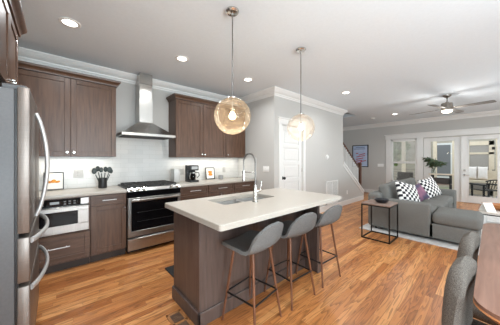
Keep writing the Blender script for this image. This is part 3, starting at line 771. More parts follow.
pendant('pale clear globe pendant in front of the white pantry door', 2.318, 1.62, 1.742, GLOBE2)

# ------------------------------------------------------------------ recessed lights
def can(label, x, y, power=CAN_POWER, spread=150):
    t = thing('recessed_light', label, 'ceiling light', (x, y, H), group='recessed ceiling lights')
    b = MB(); b.lathe([(.062, .004), (.062, -.006), (.085, -.008), (.092, -.003), (.092, .004)], n=32); b.build('trim_ring', WHITE, t)
    b = MB(); b.lathe([(0, -.004), (.064, -.004), (.064, .002), (0, .002)], n=32); b.build('lens', CANLIT, t)
    d = bpy.data.lights.new('can_lamp', 'AREA'); d.shape = 'DISK'; d.size = .13; d.energy = power; d.spread = math.radians(spread); d.color = (.95, .98, 1)
    o = bpy.data.objects.new('can_lamp', d); C.objects.link(o); o.parent = t; o.location = (0, 0, -.012)
can('round recessed ceiling light nearest the refrigerator', .10, 2.885)
can('round recessed ceiling light in front of the range hood', 1.30, 2.87)
can('round recessed ceiling light between the two globe pendants', 2.50, 2.85)
can('round recessed ceiling light over the passage beside the pantry corner', 4.52, 2.035)
can('round recessed ceiling light farthest away, between stairs and ceiling fan', 7.78, 1.99)

can('added round recessed fill light over the aisle behind the camera, by the left wall', .10, .35, 20, 160)  # this and the next three are added out of view as fill
can('added round recessed fill light over the dining end, behind the camera', 1.30, .35, 14, 160)
can('added round recessed fill light over the sitting area, right of the picture', 5.3, -1.5, 26, 170)
can('added round recessed fill light near the glass doors, right of the picture', 7.5, -1.5, 42, 170)

# ------------------------------------------------------------------ counter-top things
t = thing('utensil_crock', 'black crock of dark cooking utensils beside the range', 'utensil holder', (.50, 3.80, .919))
b = MB(); b.lathe([(0, .0), (.052, 0), (.054, .01), (.054, .145), (.05, .148), (.048, .145), (.048, .02), (0, .02)]); b.build('pot', BLACK, t)
UT_ = noisy('dark_utensil', rgb(44, 54, 54), rgb(66, 74, 72), nscale=20, rough=.5)
for i, (dx, dy, h, kx) in enumerate(((-.10, .0, .25, .033), (-.055, .03, .28, .03), (-.02, -.02, .265, .028), (.04, .02, .27, .03), (.085, -.01, .262, .034), (.11, .03, .24, .026))):
    b = MB(); b.tube([(dx * .2, dy * .2, .025), (dx * .85, dy, h - .05)], .006, 8); b.sphere((dx, dy, h), kx, (.95, .35, 1.35), 14, 10)
    b.build('utensil', UT_, t)
t = thing('picture_frame', 'black-framed drawing with a yellow mark leaning left of the utensil crock', 'picture frame', (-.03, 3.955, .92))
M = Matrix.Translation((0, 0, .003)) @ Matrix.Rotation(math.radians(-8), 4, 'X')
def frame(t, w, h, fw, M, depth=.016):
    b = MB(); b.box(-w / 2, -w / 2 + fw, -depth, 0, 0, h, .002, 1, M); b.box(w / 2 - fw, w / 2, -depth, 0, 0, h, .002, 1, M); b.box(-w / 2, w / 2, -depth, 0, h - fw, h, .002, 1, M); b.box(-w / 2, w / 2, -depth, 0, 0, fw, .002, 1, M)
    b.build('frame', BLACK, t)
    b = MB(); b.box(-w / 2 + fw * .5, w / 2 - fw * .5, -depth * .55, -.001, fw * .5, h - fw * .5, 0, 1, M); return b.build('print', PAPER, t)
pr = frame(t, .205, .238, .010, M)
b = MB()
for (a, c, rx, rz) in ((-.045, .105, .025, .014), (-.01, .112, .03, .018), (.03, .106, .03, .015), (.0, .128, .022, .013), (.05, .112, .014, .012), (-.055, .118, .012, .012)):
    b.sphere((a, -.0105, c), 1, (rx, .0012, rz), 16, 8, M)
b.build('drawing', ORANGE, pr)
t = thing('picture_frame', 'small dark-framed orange picture standing right of the coffee maker', 'picture frame', (2.40, 3.93, .92))
pr = frame(t, .215, .245, .016, M)
b = MB()
for (a, c, rx, rz) in ((-.02, .15, .03, .025), (.02, .15, .026, .028), (0, .12, .035, .022), (-.025, .095, .022, .02), (.03, .095, .024, .022), (.0, .085, .018, .015)): b.sphere((a, -.0105, c), 1, (rx, .0012, rz), 16, 8, M)
b.build('drawing', ORANGE, pr)
tag(t, t['label'], t['category'])
b = MB(); b.box(1.545, 1.655, 3.74, 3.90, .92, 1.165, .012, 3); b.box(1.555, 1.645, 3.75, 3.89, 1.163, 1.172, .004, 1)
tag(b.build('canister', noisy('grey_tin', rgb(178, 177, 174), rgb(186, 185, 182), nscale=20, rough=.35, metal=.4)), 'pale grey metal canister beside the right edge of the range', 'canister')
t = thing('coffee_maker', 'black drip coffee maker with glass carafe on the counter', 'coffee maker', (1.885, 3.74, .919))
b = MB(); b.box(-.085, .085, -.11, .11, 0, .035, .008, 2); b.box(-.085, .085, .03, .11, .03, .31, .008, 2); b.box(-.085, .085, -.11, .11, .215, .31, .012, 2); b.build('body', BLACK, t)
b = MB(); b.box(-.06, .06, -.112, -.108, .235, .29, .001, 1); b.build('control_plate', STEELH, t)
b = MB(); b.lathe([(0, .037), (.05, .037), (.066, .06), (.068, .11), (.05, .165), (.042, .175), (.05, .185)], (0, -.04, 0)); cf = b.build('carafe', thin_glass('carafe_glass', (.45, .42, .4, 1), .9), t)
b = MB(); b.cyl((0, -.04, .162), (0, -.04, .178), .052); b.build('carafe_band', STEELH, cf)
b = MB(); b.cyl((0, -.04, .180), (0, -.04, .198), .048, .04); b.tube([(.045, -.06, .175), (.095, -.085, .17), (.105, -.09, .12), (.07, -.07, .075)], .008, 8); b.build('carafe_handle', BLACK, cf)
b = MB(); b.lathe([(0, 0), (.05, 0), (.052, .01), (.055, .085), (.051, .085), (.048, .012), (0, .012)], (2.575, 3.80, .919)); tag(b.build('cup', noisy('grey_glaze', rgb(130, 131, 130), rgb(150, 151, 150), nscale=14, rough=.3)), 'small grey cup beside the orange picture on the back counter', 'cup')

# plates on walls
OUTG = noisy('pale_grey_plate', rgb(176, 175, 172), rgb(182, 181, 178), nscale=30, rough=0.4)
def plate(name, label, cat, loc, rz, w, h, kind, group='wall plates'):
    WHITE = OUTG if 'tiles' in label else globals()['WHITE']
    t = thing(name, label, cat, loc, rz, group)
    b = MB(); b.box(-w / 2, w / 2, -.006, 0, -h / 2, h / 2, .002, 1); b.build('plate', WHITE, t)
    n = max(1, round(w / .058)) if kind == 'rocker' else 1
    for i in range(n):
        cx = (i - (n - 1) / 2) * .046
        b = MB()
        if kind == 'rocker': b.box(cx - .015, cx + .015, -.010, -.004, -.032, .032, .002, 1); b.build('rocker', WHITE, t)
        else:
            for zc in (-.02, .02): b.box(cx - .016, cx + .016, -.008, -.004, zc - .014, zc + .014, .003, 1)
            b.build('socket', WHITE, t)
    return t
plate('electrical_outlet', 'wall outlet on the tiles left of the utensil crock', 'outlet', (.235, 4.007, 1.13), 0, .115, .115, 'socket')
plate('electrical_outlet', 'wall outlet on the tiles between canister and coffee maker', 'outlet', (1.81, 4.007, 1.10), 0, .075, .115, 'socket')
plate('electrical_outlet', 'wall outlet on the tiles right of the small orange picture', 'outlet', (2.80, 4.007, 1.11), 0, .075, .115, 'socket')
plate('light_switch', 'white triple switch plate on the grey wall beside the pantry door', 'switch', (PX, 3.085, 1.14), -PI / 2, .165, .115, 'rocker')
plate('light_switch', 'white wide switch plate on the far wall between poster and window', 'switch', (LX, 2.88, 1.11), -PI / 2, .21, .115, 'rocker')
plate('electrical_outlet', 'wall outlet low on the wall under the stair rail', 'outlet', (6.42, PY, .36), 0, .072, .115, 'socket')
t = thing('thermostat', 'small round white thermostat on the grey pantry wall', 'thermostat', (5.25, PY, 1.40))
b = MB(); b.cyl((0, 0, 0), (0, -.008, 0), .062); b.build('back_plate', WHITE, t)
b = MB(); b.cyl((0, -.008, 0), (0, -.026, 0), .05, .045); b.build('dial', WHITE, t)
t = thing('air_return_grille', 'white louvred air return grille low on the pantry wall', 'vent', (5.52, PY, .46))
b = MB(); w, h = .64, .62
b.box(-w / 2, w / 2, -.016, 0, h / 2 - .035, h / 2, .003, 1); b.box(-w / 2, w / 2, -.016, 0, -h / 2, -h / 2 + .035, .003, 1); b.box(-w / 2, -w / 2 + .035, -.016, 0, -h / 2, h / 2, .003, 1); b.box(w / 2 - .035, w / 2, -.016, 0, -h / 2, h / 2, .003, 1); b.box(-.01, .01, -.014, 0, -h / 2, h / 2)
b.build('frame', WHITE, t)
b = MB()
for i in range(26):
    z = -h / 2 + .04 + i * .0212; b.box(-w / 2 + .03, w / 2 - .03, -.006, .006, -.001, .001, M=Matrix.Translation((0, -.006, z)) @ Matrix.Rotation(.6, 4, 'X'))
b.build('louvre', WHITE, t)
t = thing('smoke_detector', 'small white smoke detector on the ceiling near the far recessed light', 'smoke detector', (7.95, 2.67, H))
b = MB(); b.lathe([(0, 0), (.065, 0), (.065, -.015), (.05, -.035), (0, -.038)]); b.build('housing', WHITE, t)
b = MB(); b.lathe([(0, -.037), (.02, -.037), (.018, -.043), (0, -.044)]); b.build('test_button', mat('detector_grey', rgb(150, 150, 150), .5), t)

# floor mat on the sink side & floor register
b = MB(); b.box(.98, 1.90, 2.22, 2.66, 0.0, .014, .006, 2)
tag(b.build('floor_mat', noisy('black_rubber', rgb(34, 33, 33), rgb(44, 43, 42), nscale=60, rough=.8)), 'black floor mat between the island and the range', 'mat')
t = thing('floor_register', 'wooden floor vent beside the left end of the island', 'vent', (.755, 1.70, 0))
b = MB(); w, l = .13, .30
b.box(-w / 2, w / 2, -l / 2, -l / 2 + .025, 0, .006, .002, 1); b.box(-w / 2, w / 2, l / 2 - .025, l / 2, 0, .006, .002, 1); b.box(-w / 2, -w / 2 + .022, -l / 2, l / 2, 0, .006, .002, 1); b.box(w / 2 - .022, w / 2, -l / 2, l / 2, 0, .006, .002, 1); b.box(-w / 2, w / 2, -.01, .01, 0, .006)
b.build('frame', noisy('vent_oak', rgb(150, 100, 60), rgb(176, 122, 76), scale=(18, 2, 2), nscale=4, rough=.4), t)
b = MB(); b.box(-w / 2 + .02, w / 2 - .02, -l / 2 + .02, l / 2 - .02, .0005, .002)
for i in range(9): b.box(-w / 2 + .02, w / 2 - .02, -l / 2 + .04 + i * .0265, -l / 2 + .05 + i * .0265, .001, .0045)
b.build('slats', noisy('vent_dark', rgb(84, 62, 48), rgb(112, 84, 64), nscale=20, rough=.6), t)

# ------------------------------------------------------------------ staircase
t = thing('staircase', 'staircase with white balusters and dark handrail behind the pantry wall', 'staircase')
kz = lambda x: 1.205 - .66 * (x - 6.19)
b = MB(); b.prism([(PE, 0), (7.62, 0), (7.62, kz(7.62)), (PE, kz(PE))], 'y', PY, PY + .12); b.build('knee_wall', WALL, t, smooth=False)
b = MB(); b.prism([(PE, kz(PE)), (7.64, kz(7.64)), (7.64, kz(7.64) + .06), (PE, kz(PE) + .06)], 'y', PY - .03, PY + .14); b.prism([(PE, kz(PE) - .085), (7.62, kz(7.62) - .085), (7.62, kz(7.62)), (PE, kz(PE))], 'y', PY - .012, PY); b.box(7.62, 7.64, PY - .015, PY + .135, 0, kz(7.62)); b.build('cap', TRIM, t)
hz = lambda x: 1.90 - .66 * (x - 6.19)
b = MB(); b.prism([(PE, hz(PE) - .06), (7.46, hz(7.46) - .06), (7.46, hz(7.46)), (PE, hz(PE))], 'y', PY + .03, PY + .09, bev=.012); b.build('handrail', DARKRAIL, t)
x = 6.22
while x < 7.42:
    b = MB(); b.box(x - .011, x + .011, PY + .049, PY + .071, kz(x) + .03, hz(x) - .04); b.build('baluster', TRIM, t); x += .095
b = MB(); b.box(7.455, 7.545, PY + .015, PY + .105, kz(7.5) + .02, 1.17, .004, 1); b.box(7.44, 7.56, PY + .0, PY + .12, 1.17, 1.19, .004, 1); b.prism([(7.45, 1.19), (7.55, 1.19), (7.50, 1.225)], 'y', PY + .01, PY + .11); b.build('newel_post', DARKRAIL, t)
for i in range(9):
    xr = 7.58 - .27 * i
    b = MB(); b.box(xr - .27, xr, PY + .12, 3.995, .178 * i, .178 * (i + 1) - .025); b.build('riser', TRIM, t)
    b = MB(); b.box(xr - .27, xr + .025, PY + .12, 3.995, .178 * (i + 1) - .025, .178 * (i + 1), .004, 1); b.build('tread', DARKRAIL, t)

# poster
t = thing('wall_poster', 'blue poster in a thin black frame on the far grey wall', 'picture', (LX, 3.637, 1.03))
b = MB(); w, h = .63, .90
for q in ((-w / 2, -w / 2 + .03, 0, h), (w / 2 - .03, w / 2, 0, h), (-w / 2, w / 2, 0, .03), (-w / 2, w / 2, h - .03, h)): b.box(-.025, 0, q[0], q[1], q[2], q[3])
b.build('frame', BLACK, t)
b = MB(); b.box(-.014, -.002, -w / 2 + .02, w / 2 - .02, .02, h - .02); pr = b.build('print', noisy('pale_blue_print', rgb(166, 184, 214), rgb(200, 210, 230), nscale=5, rough=.5), t)
b = MB()
for (y, z, L, a) in ((.12, .56, .10, .1), (-.07, .52, .26, .25), (-.02, .44, .34, .15), (.02, .34, .30, .2), (.05, .25, .26, .15), (-.12, .24, .22, .2), (.05, .17, .2, .15)):
    b.box(-.003, .003, -L / 2, L / 2, -.016, .016, M=Matrix.Translation((-.0155, y, z)) @ Matrix.Rotation(-a, 4, 'X'))
b.build('lettering', mat('red_ink', rgb(176, 70, 84), .6), pr)
b = MB()
for (y, z, L) in ((.0, .80, .36), (.02, .74, .44)): b.box(-.0165, -.0135, y - L / 2, y + L / 2, z - .012, z + .012)
b.build('heading', mat('grey_blue_ink', rgb(112, 128, 160), .6), pr)

# window blind
t = thing('window_blind', 'white slatted blind drawn halfway down the living room window', 'blind', (LX + .03, 2.14, 0))
b = MB(); b.box(-.025, .02, -.335, .335, 2.0, 2.035, .003, 1); b.build('headrail', WHITE, t)
b = MB()
for i in range(18):
    z = 1.985 - i * .041; b.box(-.022, .022, -.33, .33, -.0012, .0012, M=Matrix.Translation((0, 0, z)) @ Matrix.Rotation(.5, 4, 'Y'))
for y in (-.22, .22): b.cyl((0, y, 1.26), (0, y, 2.0), .0015, n=6)
b.build('slats', WHITE, t)
b = MB(); b.box(-.02, .02, -.33, .33, 1.248, 1.266, .003, 1); b.build('bottom_rail', WHITE, t)

# ------------------------------------------------------------------ ceiling fan
t = thing('ceiling_fan', 'brushed nickel ceiling fan with four blades and a lit lamp', 'ceiling fan', (6.335, .647, H))
NI = noisy('brushed_nickel', rgb(138, 132, 125), rgb(150, 144, 137), nscale=20, rough=.3, metal=1.0)
b = MB(); b.lathe([(0, 0), (.075, 0), (.07, -.03), (.03, -.06), (.014, -.065), (0, -.065)]); b.build('canopy', NI, t)
b = MB(); b.cyl((0, 0, -.06), (0, 0, -.17), .013, n=12); b.build('downrod', NI, t)
b = MB(); b.lathe([(0, -.15), (.03, -.155), (.035, -.175), (.095, -.18), (.1, -.19), (.1, -.285), (.09, -.295), (.09, -.33), (.075, -.335), (0, -.335)]); b.build('motor', NI, t)
b = MB(); b.lathe([(0, -.335), (.088, -.335), (.092, -.35), (.08, -.375), (.045, -.392), (0, -.398)]); b.build('lamp_shade', FANLIT, t)
BL = noisy('grey_fan_blade', rgb(104, 101, 98), rgb(118, 115, 111), scale=(2, 14, 1), nscale=4, rough=.4)
for a in (-104, -14, 76, 166):
    M = Matrix.Rotation(math.radians(a), 4, 'Z') @ Matrix.Translation((0, 0, -.30)) @ Matrix.Rotation(math.radians(-11), 4, 'X')
    b = MB(); b.prism([(.15, -.05), (.66, -.068), (.72, -.055), (.72, .055), (.66, .068), (.15, .05)], 'z', -.004, .004, M); bl = b.build('blade', BL, t)
    b = MB(); b.box(.07, .2, -.022, .022, .003, .012, .002, 1, M); b.build('blade_arm', NI, bl)
d = bpy.data.lights.new('fan_light', 'POINT'); d.energy = 20; d.color = (1, .95, .9); d.shadow_soft_size = .09
o = bpy.data.objects.new('fan_light', d); C.objects.link(o); o.parent = t; o.location = (0, 0, -.46)

# ------------------------------------------------------------------ living room
b = MB(); b.box(4.375, 7.9, -1.9, 1.72, 0, .012, .004, 1)
tag(b.build('area_rug', RUG), 'pale grey area rug under the sofa', 'rug')
S0, S1 = 4.52, 7.18
t = thing('sectional_sofa', 'grey fabric sectional sofa with chaise on the near end', 'sofa', (0, 0, .012))
b = MB(); b.box(S0 + .02, S1 - .02, .62, 1.58, .05, .28, .02, 2); b.box(S0 + .02, S0 + .78, .12, .72, .05, .28, .02, 2); b.build('base', SOFAFAB, t)
b = MB(); b.box(S0, S0 + .17, .665, 1.60, .04, .60, .045, 4); b.build('armrest', SOFAFAB, t)
b = MB(); b.box(S1 - .17, S1, .56, 1.60, .04, .60, .045, 4); b.build('armrest', SOFAFAB, t)
b = MB(); b.box(S0 + .01, S1 - .01, 1.40, 1.62, .04, .68, .05, 4); b.build('backrest', SOFAFAB, t)
def soft(x0, x1, y0, y1, z0, z1, bulge=.02, r=.05, M=None):
    m = MB(); m.box(x0, x1, y0, y1, z0, z1, r, 4, M); return m
soft(S0 + .02, S0 + .79, .085, .66, .27, .465, r=.075).build('seat_cushion', SOFAFAB, t)
soft(S0 + .175, S0 + .80, .66, 1.40, .28, .46).build('seat_cushion', SOFAFAB, t)
soft(S0 + .805, S0 + 1.56, .60, 1.40, .28, .46).build('seat_cushion', SOFAFAB, t)
soft(S0 + 1.565, S1 - .175, .60, 1.40, .28, .46).build('seat_cushion', SOFAFAB, t)
for (a, c) in ((S0 + .18, S0 + .86), (S0 + .865, S0 + 1.56), (S0 + 1.565, S1 - .18)):
    M = Matrix.Translation(((a + c) / 2, 1.33, .455)) @ Matrix.Rotation(math.radians(-14), 4, 'X')
    soft(-(c - a) / 2, (c - a) / 2, -.09, .09, 0, .40, r=.07, M=M).build('back_cushion', SOFAFAB, t)
for (x, y) in ((S0 + .1, .18), (S0 + .7, .18), (S0 + .1, 1.5), (S1 - .1, .75), (S1 - .1, 1.5)):
    b = MB(); b.cyl((x, y, 0), (x, y, .055), .02, .026, n=12); b.build('leg', BLACK, t)

def pillow(label, loc, rot, w, h, th, m, cat='pillow'):
    b = MB()
    def side(sg):
        def fn(u, v):
            a, c = 2 * u - 1, 2 * v - 1
            z = sg * th * (max(0, 1 - abs(a) ** 2.6) * max(0, 1 - abs(c) ** 2.6)) ** .55
            k = 1 - .06 * (1 - abs(a) ** 2) * abs(c) ** 3; k2 = 1 - .06 * (1 - abs(c) ** 2) * abs(a) ** 3
            return Vector((a * w / 2 * k2, c * h / 2 * k, z))
        return fn
    b.sheet(side(1), 19, 19); b.sheet(side(-1), 19, 19)
    bmesh.ops.remove_doubles(b.bm, verts=b.bm.verts[:], dist=.0008); bmesh.ops.recalc_face_normals(b.bm, faces=b.bm.faces[:])
    o = b.build('throw_pillow', m, ang=80); o.location = loc; o.rotation_euler = rot
    return tag(o, label, cat, 'throw pillows on the sofa')
CKM = checker_material(.05)
pillow('black and white checkered pillow leaning at the near end of the sofa', (4.98, 1.06, .68), (math.radians(64), math.radians(12), math.radians(-28)), .50, .46, .085, CKM)
pillow('black and white checkered pillow behind the pink one, below the plant', (6.30, .935, .70), (math.radians(66), math.radians(-10), math.radians(-22)), .49, .45, .085, CKM)
PINK = noisy('pink_violet_fabric', rgb(138, 96, 116), rgb(72, 70, 92), nscale=5, rough=.9, lo=.45, hi=.62)
pillow('small pink and purple pillow between the two checkered pillows', (5.62, 1.03, .625), (math.radians(66), math.radians(-20), math.radians(-30)), .37, .35, .08, PINK)

t = thing('side_table', 'narrow black metal side table with grey-brown top beside the sofa arm', 'side table', (4.13, 1.28, 0))
hw, hl, th_ = .23, .215, .60
b = MB(); b.box(-hw, hw, -hl, hl, th_ - .022, th_, .003, 1); b.build('tabletop', SIDEW, t)
for (sx, sy) in ((-1, -1), (1, -1), (-1, 1), (1, 1)):
    b = MB(); b.box(sx * (hw - .009) - .009, sx * (hw - .009) + .009, sy * (hl - .009) - .009, sy * (hl - .009) + .009, 0, th_ - .022); b.build('leg', BLKMET, t)
for z, nm in ((.0, 'base_frame'), (th_ - .04, 'top_frame')):
    b = MB()
    for s in (-1, 1):
        b.box(-hw, hw, s * (hl - .009) - .009, s * (hl - .009) + .009, z, z + .018); b.box(s * (hw - .009) - .009, s * (hw - .009) + .009, -hl, hl, z, z + .018)
    b.build(nm, BLKMET, t)
b = MB(); b.lathe([(0, .006), (.05, .006), (.06, 0), (.07, 0), (.10, .03), (.115, .06), (.108, .06), (.09, .03), (.05, .016), (0, .014)], (4.15, 1.26, .60))
tag(b.build('bowl', noisy('black_stone', rgb(28, 28, 32), rgb(40, 40, 45), nscale=20, rough=.35)), 'black shallow bowl on the side table', 'bowl')

# coffee table, tray, napkin
t = thing('coffee_table', 'white coffee table with pale top beyond the chaise', 'coffee table', (5.95, -.45, .012))
b = MB(); b.box(-.36, .36, -.60, .60, .365, .405, .006, 2); b.build('tabletop', noisy('pale_top', rgb(212, 202, 192), rgb(222, 213, 204), scale=(2, 20, 2), nscale=3, rough=.4), t)
b = MB(); b.box(-.34, .34, -.58, .58, .345, .366); b.build('apron', IRON, t)
for (sx, sy) in ((-1, -1), (1, -1), (-1, 1), (1, 1)):
    b = MB(); b.box(sx * .31 - .03, sx * .31 + .03, sy * .54 - .03, sy * .54 + .03, 0, .346); b.build('leg', WHITE, t)
b = MB(); b.box(-.32, .32, -.55, .55, .10, .125); b.build('shelf', WHITE, t)
b = MB(); b.lathe([(0, .0), (.12, 0), (.2, .022), (.25, .065), (.262, .10), (.25, .101), (.19, .040), (.1, .018), (0, .016)], M=Matrix.Diagonal((1.0, .62, 1.0, 1)))
o = b.build('wooden_bowl', noisy('orange_wood', rgb(150, 94, 52), rgb(182, 120, 70), scale=(2, 14, 14), nscale=3, rough=.35)); o.location = (6.0, -.13, .418); o.rotation_euler = (0, 0, 1.6)
tag(o, 'oval orange-brown wooden bowl on the coffee table', 'bowl')
b = MB(); b.prism([(-.08, 0), (.0, .15), (.007, .145), (-.07, 0)], 'y', -.075, .075); b.prism([(.0, .15), (.08, 0), (.07, 0), (-.006, .14)], 'y', -.075, .075)
o = b.build('folded_card', PAPER); o.location = (5.70, .05, .418); o.rotation_euler = (0, 0, .75)
tag(o, 'white folded card standing at the corner of the coffee table', 'card')

# console and plant by the doors
t = thing('console_table', 'cream-topped narrow table with dark shelf in front of the glass door', 'table', (8.93, 1.04, 0))
b = MB(); b.box(-.17, .17, -.27, .29, .86, .89, .004, 1); b.build('tabletop', CREAMW, t)
for (sx, sy) in ((-1, -1), (1, -1), (-1, 1), (1, 1)):
    b = MB(); b.box(sx * .14 - .016, sx * .14 + .016, sy * .21 - .016, sy * .21 + .016, 0, .86); b.build('leg', BLKMET, t)
b = MB(); b.box(-.15, .15, -.22, .22, .56, .585); b.build('shelf', SIDEW, t)
b = MB(); b.box(-.13, .13, -.19, .19, .586, .76, .01, 1); tag(b.build('storage_basket', noisy('dark_weave', rgb(44, 40, 38), rgb(70, 64, 60), scale=(1, 1, 4), nscale=40, rough=.8)), 'dark basket on the shelf of the cream table', 'basket').location = (8.93, 1.04, 0)
t = thing('potted_plant', 'leafy green branches in a glass vase by the french doors', 'plant', (8.90, 1.23, .89))
b = MB(); b.lathe([(0, .0), (.05, 0), (.055, .01), (.05, .12), (.035, .17), (.04, .19), (.036, .19), (.03, .17), (.045, .12), (.05, .015), (0, .012)]); b.build('vase', CLEAR, t)
b = MB(); lv = MB(); rnd = random.Random(4)
for i in range(13):
    a = 2 * PI * i / 13 + rnd.uniform(-.2, .2); R = rnd.uniform(.12, .36); zt = rnd.uniform(.30, .50) - R * .2
    P = [(R * math.cos(a) * s ** 1.4, R * math.sin(a) * s ** 1.4, .03 + (zt) * math.sin(s * PI / 2)) for s in (0, .25, .5, .75, 1)]
    b.tube(P, .0035, 5)
    for q in range(9):
        s = .45 + .55 * q / 8; p, tg = along(P, s)
        for k in range(2):
            th = rnd.uniform(0, 2 * PI); d = (tg * .5 + Vector((math.cos(th), math.sin(th), rnd.uniform(-.7, .6)))).normalized(); L = rnd.uniform(.09, .14); wd = d.cross(Vector((rnd.uniform(-1, 1), rnd.uniform(-1, 1), .6))).normalized() * L * .27
            nrm = d.cross(wd).normalized() * .002
            c0, c1, c2, c3 = p, p + d * L * .45 + wd, p + d * L - Vector((0, 0, L * .2)), p + d * L * .45 - wd
            A = [lv.bm.verts.new(x + nrm) for x in (c0, c1, c2, c3)]; B = [lv.bm.verts.new(x - nrm) for x in (c0, c1, c2, c3)]
            lv.bm.faces.new(A); lv.bm.faces.new(B[::-1])
            for e in range(4): lv.bm.faces.new((A[e], B[e], B[(e + 1) % 4], A[(e + 1) % 4]))
b.build('stems', noisy('stem_brown', rgb(70, 62, 42), rgb(90, 82, 56), nscale=20, rough=.7), t); lv.build('foliage', LEAF, t, smooth=False)

# ------------------------------------------------------------------ dining table and chairs
t = thing('dining_table', 'brown wooden dining table with rounded corners at the right edge', 'dining table', (0, 0, 0))
def rr(x0, x1, y0, y1, r): return rrect(x0, x1, y0, y1, r, 8)
b = MB(); b.prism(rr(1.215, 3.0, -.90, .052, .13), 'z', .735, .750); b.build('tabletop', TABLEW, t)
b = MB(); bm = b.bm
L = [(rr(1.217, 2.998, -.898, .050, .13), .735), (rr(1.213, 3.002, -.902, .054, .13), .728), (rr(1.235, 2.98, -.88, .032, .12), .705), (rr(1.26, 2.955, -.855, .007, .11), .700)]
R = [[bm.verts.new((x, y, z)) for x, y in P] for P, z in L]; n = len(R[0])
for A, B in zip(R, R[1:]):
    for k in range(n): bm.faces.new((A[k], A[(k + 1) % n], B[(k + 1) % n], B[k]))
bm.faces.new(R[0]); bm.faces.new(R[-1][::-1]); bmesh.ops.recalc_face_normals(bm, faces=bm.faces[:]); b.build('edge', TABLEE, t)
for (x, y) in ((1.42, -.16), (2.8, -.16), (1.42, -.69), (2.8, -.69)):
    b = MB(); b.cyl((x, y, 0), (x, y, .70), .022, .04, n=14); b.build('leg', WALNUT, t)
# unseen drum chandelier added over the dining table to brighten the room
t = thing('added_chandelier', 'added fill lamp built as a white glass drum chandelier over the dining table', 'chandelier', (1.75, -.75, 1.95))
b = MB(); b.lathe([(.25, -.08), (.25, .08), (.244, .08), (.244, -.08), (.25, -.08)], n=40); b.build('shade', thin_glass('frosted_shade', (.97, .97, .97, 1), .3), t)
b = MB(); b.cyl((0, 0, .0), (0, 0, H - 1.95 - .02), .007, n=10); b.build('rod', CHROME, t)
b = MB(); b.lathe([(0, 0), (.065, 0), (.065, -.014), (.012, -.03), (0, -.03)], (0, 0, H - 1.95)); b.build('canopy', CHROME, t)
for i in range(3):
    a = 2 * PI * i / 3
    b = MB(); b.tube([(0, 0, .0), (.1 * math.cos(a), .1 * math.sin(a), -.01), (.15 * math.cos(a), .15 * math.sin(a), .0)], .006, 8); b.build('arm', CHROME, t)
    b = MB(); b.sphere((.15 * math.cos(a), .15 * math.sin(a), .035), .03, u=14, v=10); b.build('bulb', CANLIT, t)
d = bpy.data.lights.new('chandelier_fill', 'POINT'); d.energy = DINING_FILL_POWER; d.color = (.86, .95, 1); d.shadow_soft_size = .22
o = bpy.data.objects.new('chandelier_fill', d); C.objects.link(o); o.parent = t; o.location = (0, 0, .02)
def dining_chair(label, x):
    t = thing('dining_chair', label, 'chair', (x, 0, 0), group='dining chairs at the table')
    b = MB(); b.box(-.215, .215, -.34, .10, .40, .49, .035, 4); b.build('seat', CHAIRFAB, t)
    # back: rounded, leaning slightly, curved in plan, wrapping down to the seat
    def fn(u, v):
        a = 2 * v - 1; z = .36 + .495 * u
        wd = .212 * (1 - .10 * u) * (1 - max(0, u - .8) ** 2 * 2.2)
        x_ = wd * a
        drop = .05 * max(0, u - .55) / .45 * abs(a) ** 3
        return Vector((x_, .105 + .012 * math.sin(u * 3) - .02 * u * u - .022 * abs(a) ** 3, z - drop))
    b = MB(); bm = b.bm
    # closed rounded pad: front and back sheets
    NU, NV, T = 22, 21, .036
    def pad(sg):
        def g(u, v):
            a = 2 * v - 1; e = (max(0, 1 - abs(a) ** 5)) ** .5 * (max(0, 1 - abs(2 * u - 1) ** 9)) ** .5
            p = fn(u, v); p.y += -T + sg * T * e + .0; return p
        return g
    b.sheet(pad(1), NU, NV); b.sheet(pad(-1), NU, NV)
    bmesh.ops.remove_doubles(b.bm, verts=b.bm.verts[:], dist=.0008); bmesh.ops.recalc_face_normals(b.bm, faces=b.bm.faces[:])
    b.build('backrest', CHAIRFAB, t, ang=80)
    for (sx, sy) in ((-1, -1), (1, -1), (-1, 1), (1, 1)):
        yy = .07 if sy > 0 else -.30
        b = MB(); b.tube([(sx * .17, yy, .41), (sx * .19, yy + sy * .02, 0)], [.017, .011], 10); b.build('leg', WALNUT, t)
    return t
c1 = dining_chair('grey tweed dining chair at the near corner of the table', 1.425)
c1.location = (1.46, .042, 0); c1.rotation_euler.z = math.radians(-4)
dup(c1, (2.02, .042, 0), math.radians(-4), 'grey tweed dining chair second along the table, nearer the sofa')

# ------------------------------------------------------------------ screened porch outside
PFL = noisy('porch_boards', rgb(150, 146, 140), rgb(166, 162, 156), scale=(1, 12, 1), nscale=3, rough=.7)
b = MB(); b.box(LX + .12, 13.2, -2.5, 4.6, -.2, -.06); struct('ground', b, PFL, smooth=False)
b = MB(); b.box(LX + .12, 13.2, -2.5, 4.6, 2.6, 2.68); o = struct('roof', b, CREAMW, smooth=False)
PXB = 12.5
def post(label, y, w=.14):
    b = MB(); b.box(PXB, PXB + .14, y - w / 2, y + w / 2, -.06, 2.6, .004, 1)
    return tag(b.build('porch_post', CREAMW), label, 'post', 'cream porch posts')
post('cream porch post seen through the left sash window', 2.85); post('cream porch post seen at the right side of the first glass door', 1.02, .2); post('cream porch post seen at the left side of the first glass door', 1.68, .12)
t = thing('porch_railing', 'grey porch railing seen through the lower window sash', 'railing', (PXB + .24, 0, 0))
GR = noisy('grey_brown_rail', rgb(150, 140, 130), rgb(166, 156, 146), nscale=10, rough=.7)
b = MB(); b.box(-.03, .03, 1.78, 4.6, .82, .88); b.box(-.03, .03, 1.78, 4.6, .02, .08); b.build('rail', GR, t)
for i in range(5):
    b = MB(); b.box(-.012, .012, 1.78, 4.6, .16 + i * .135, .22 + i * .135); b.build('slat', GR, t)
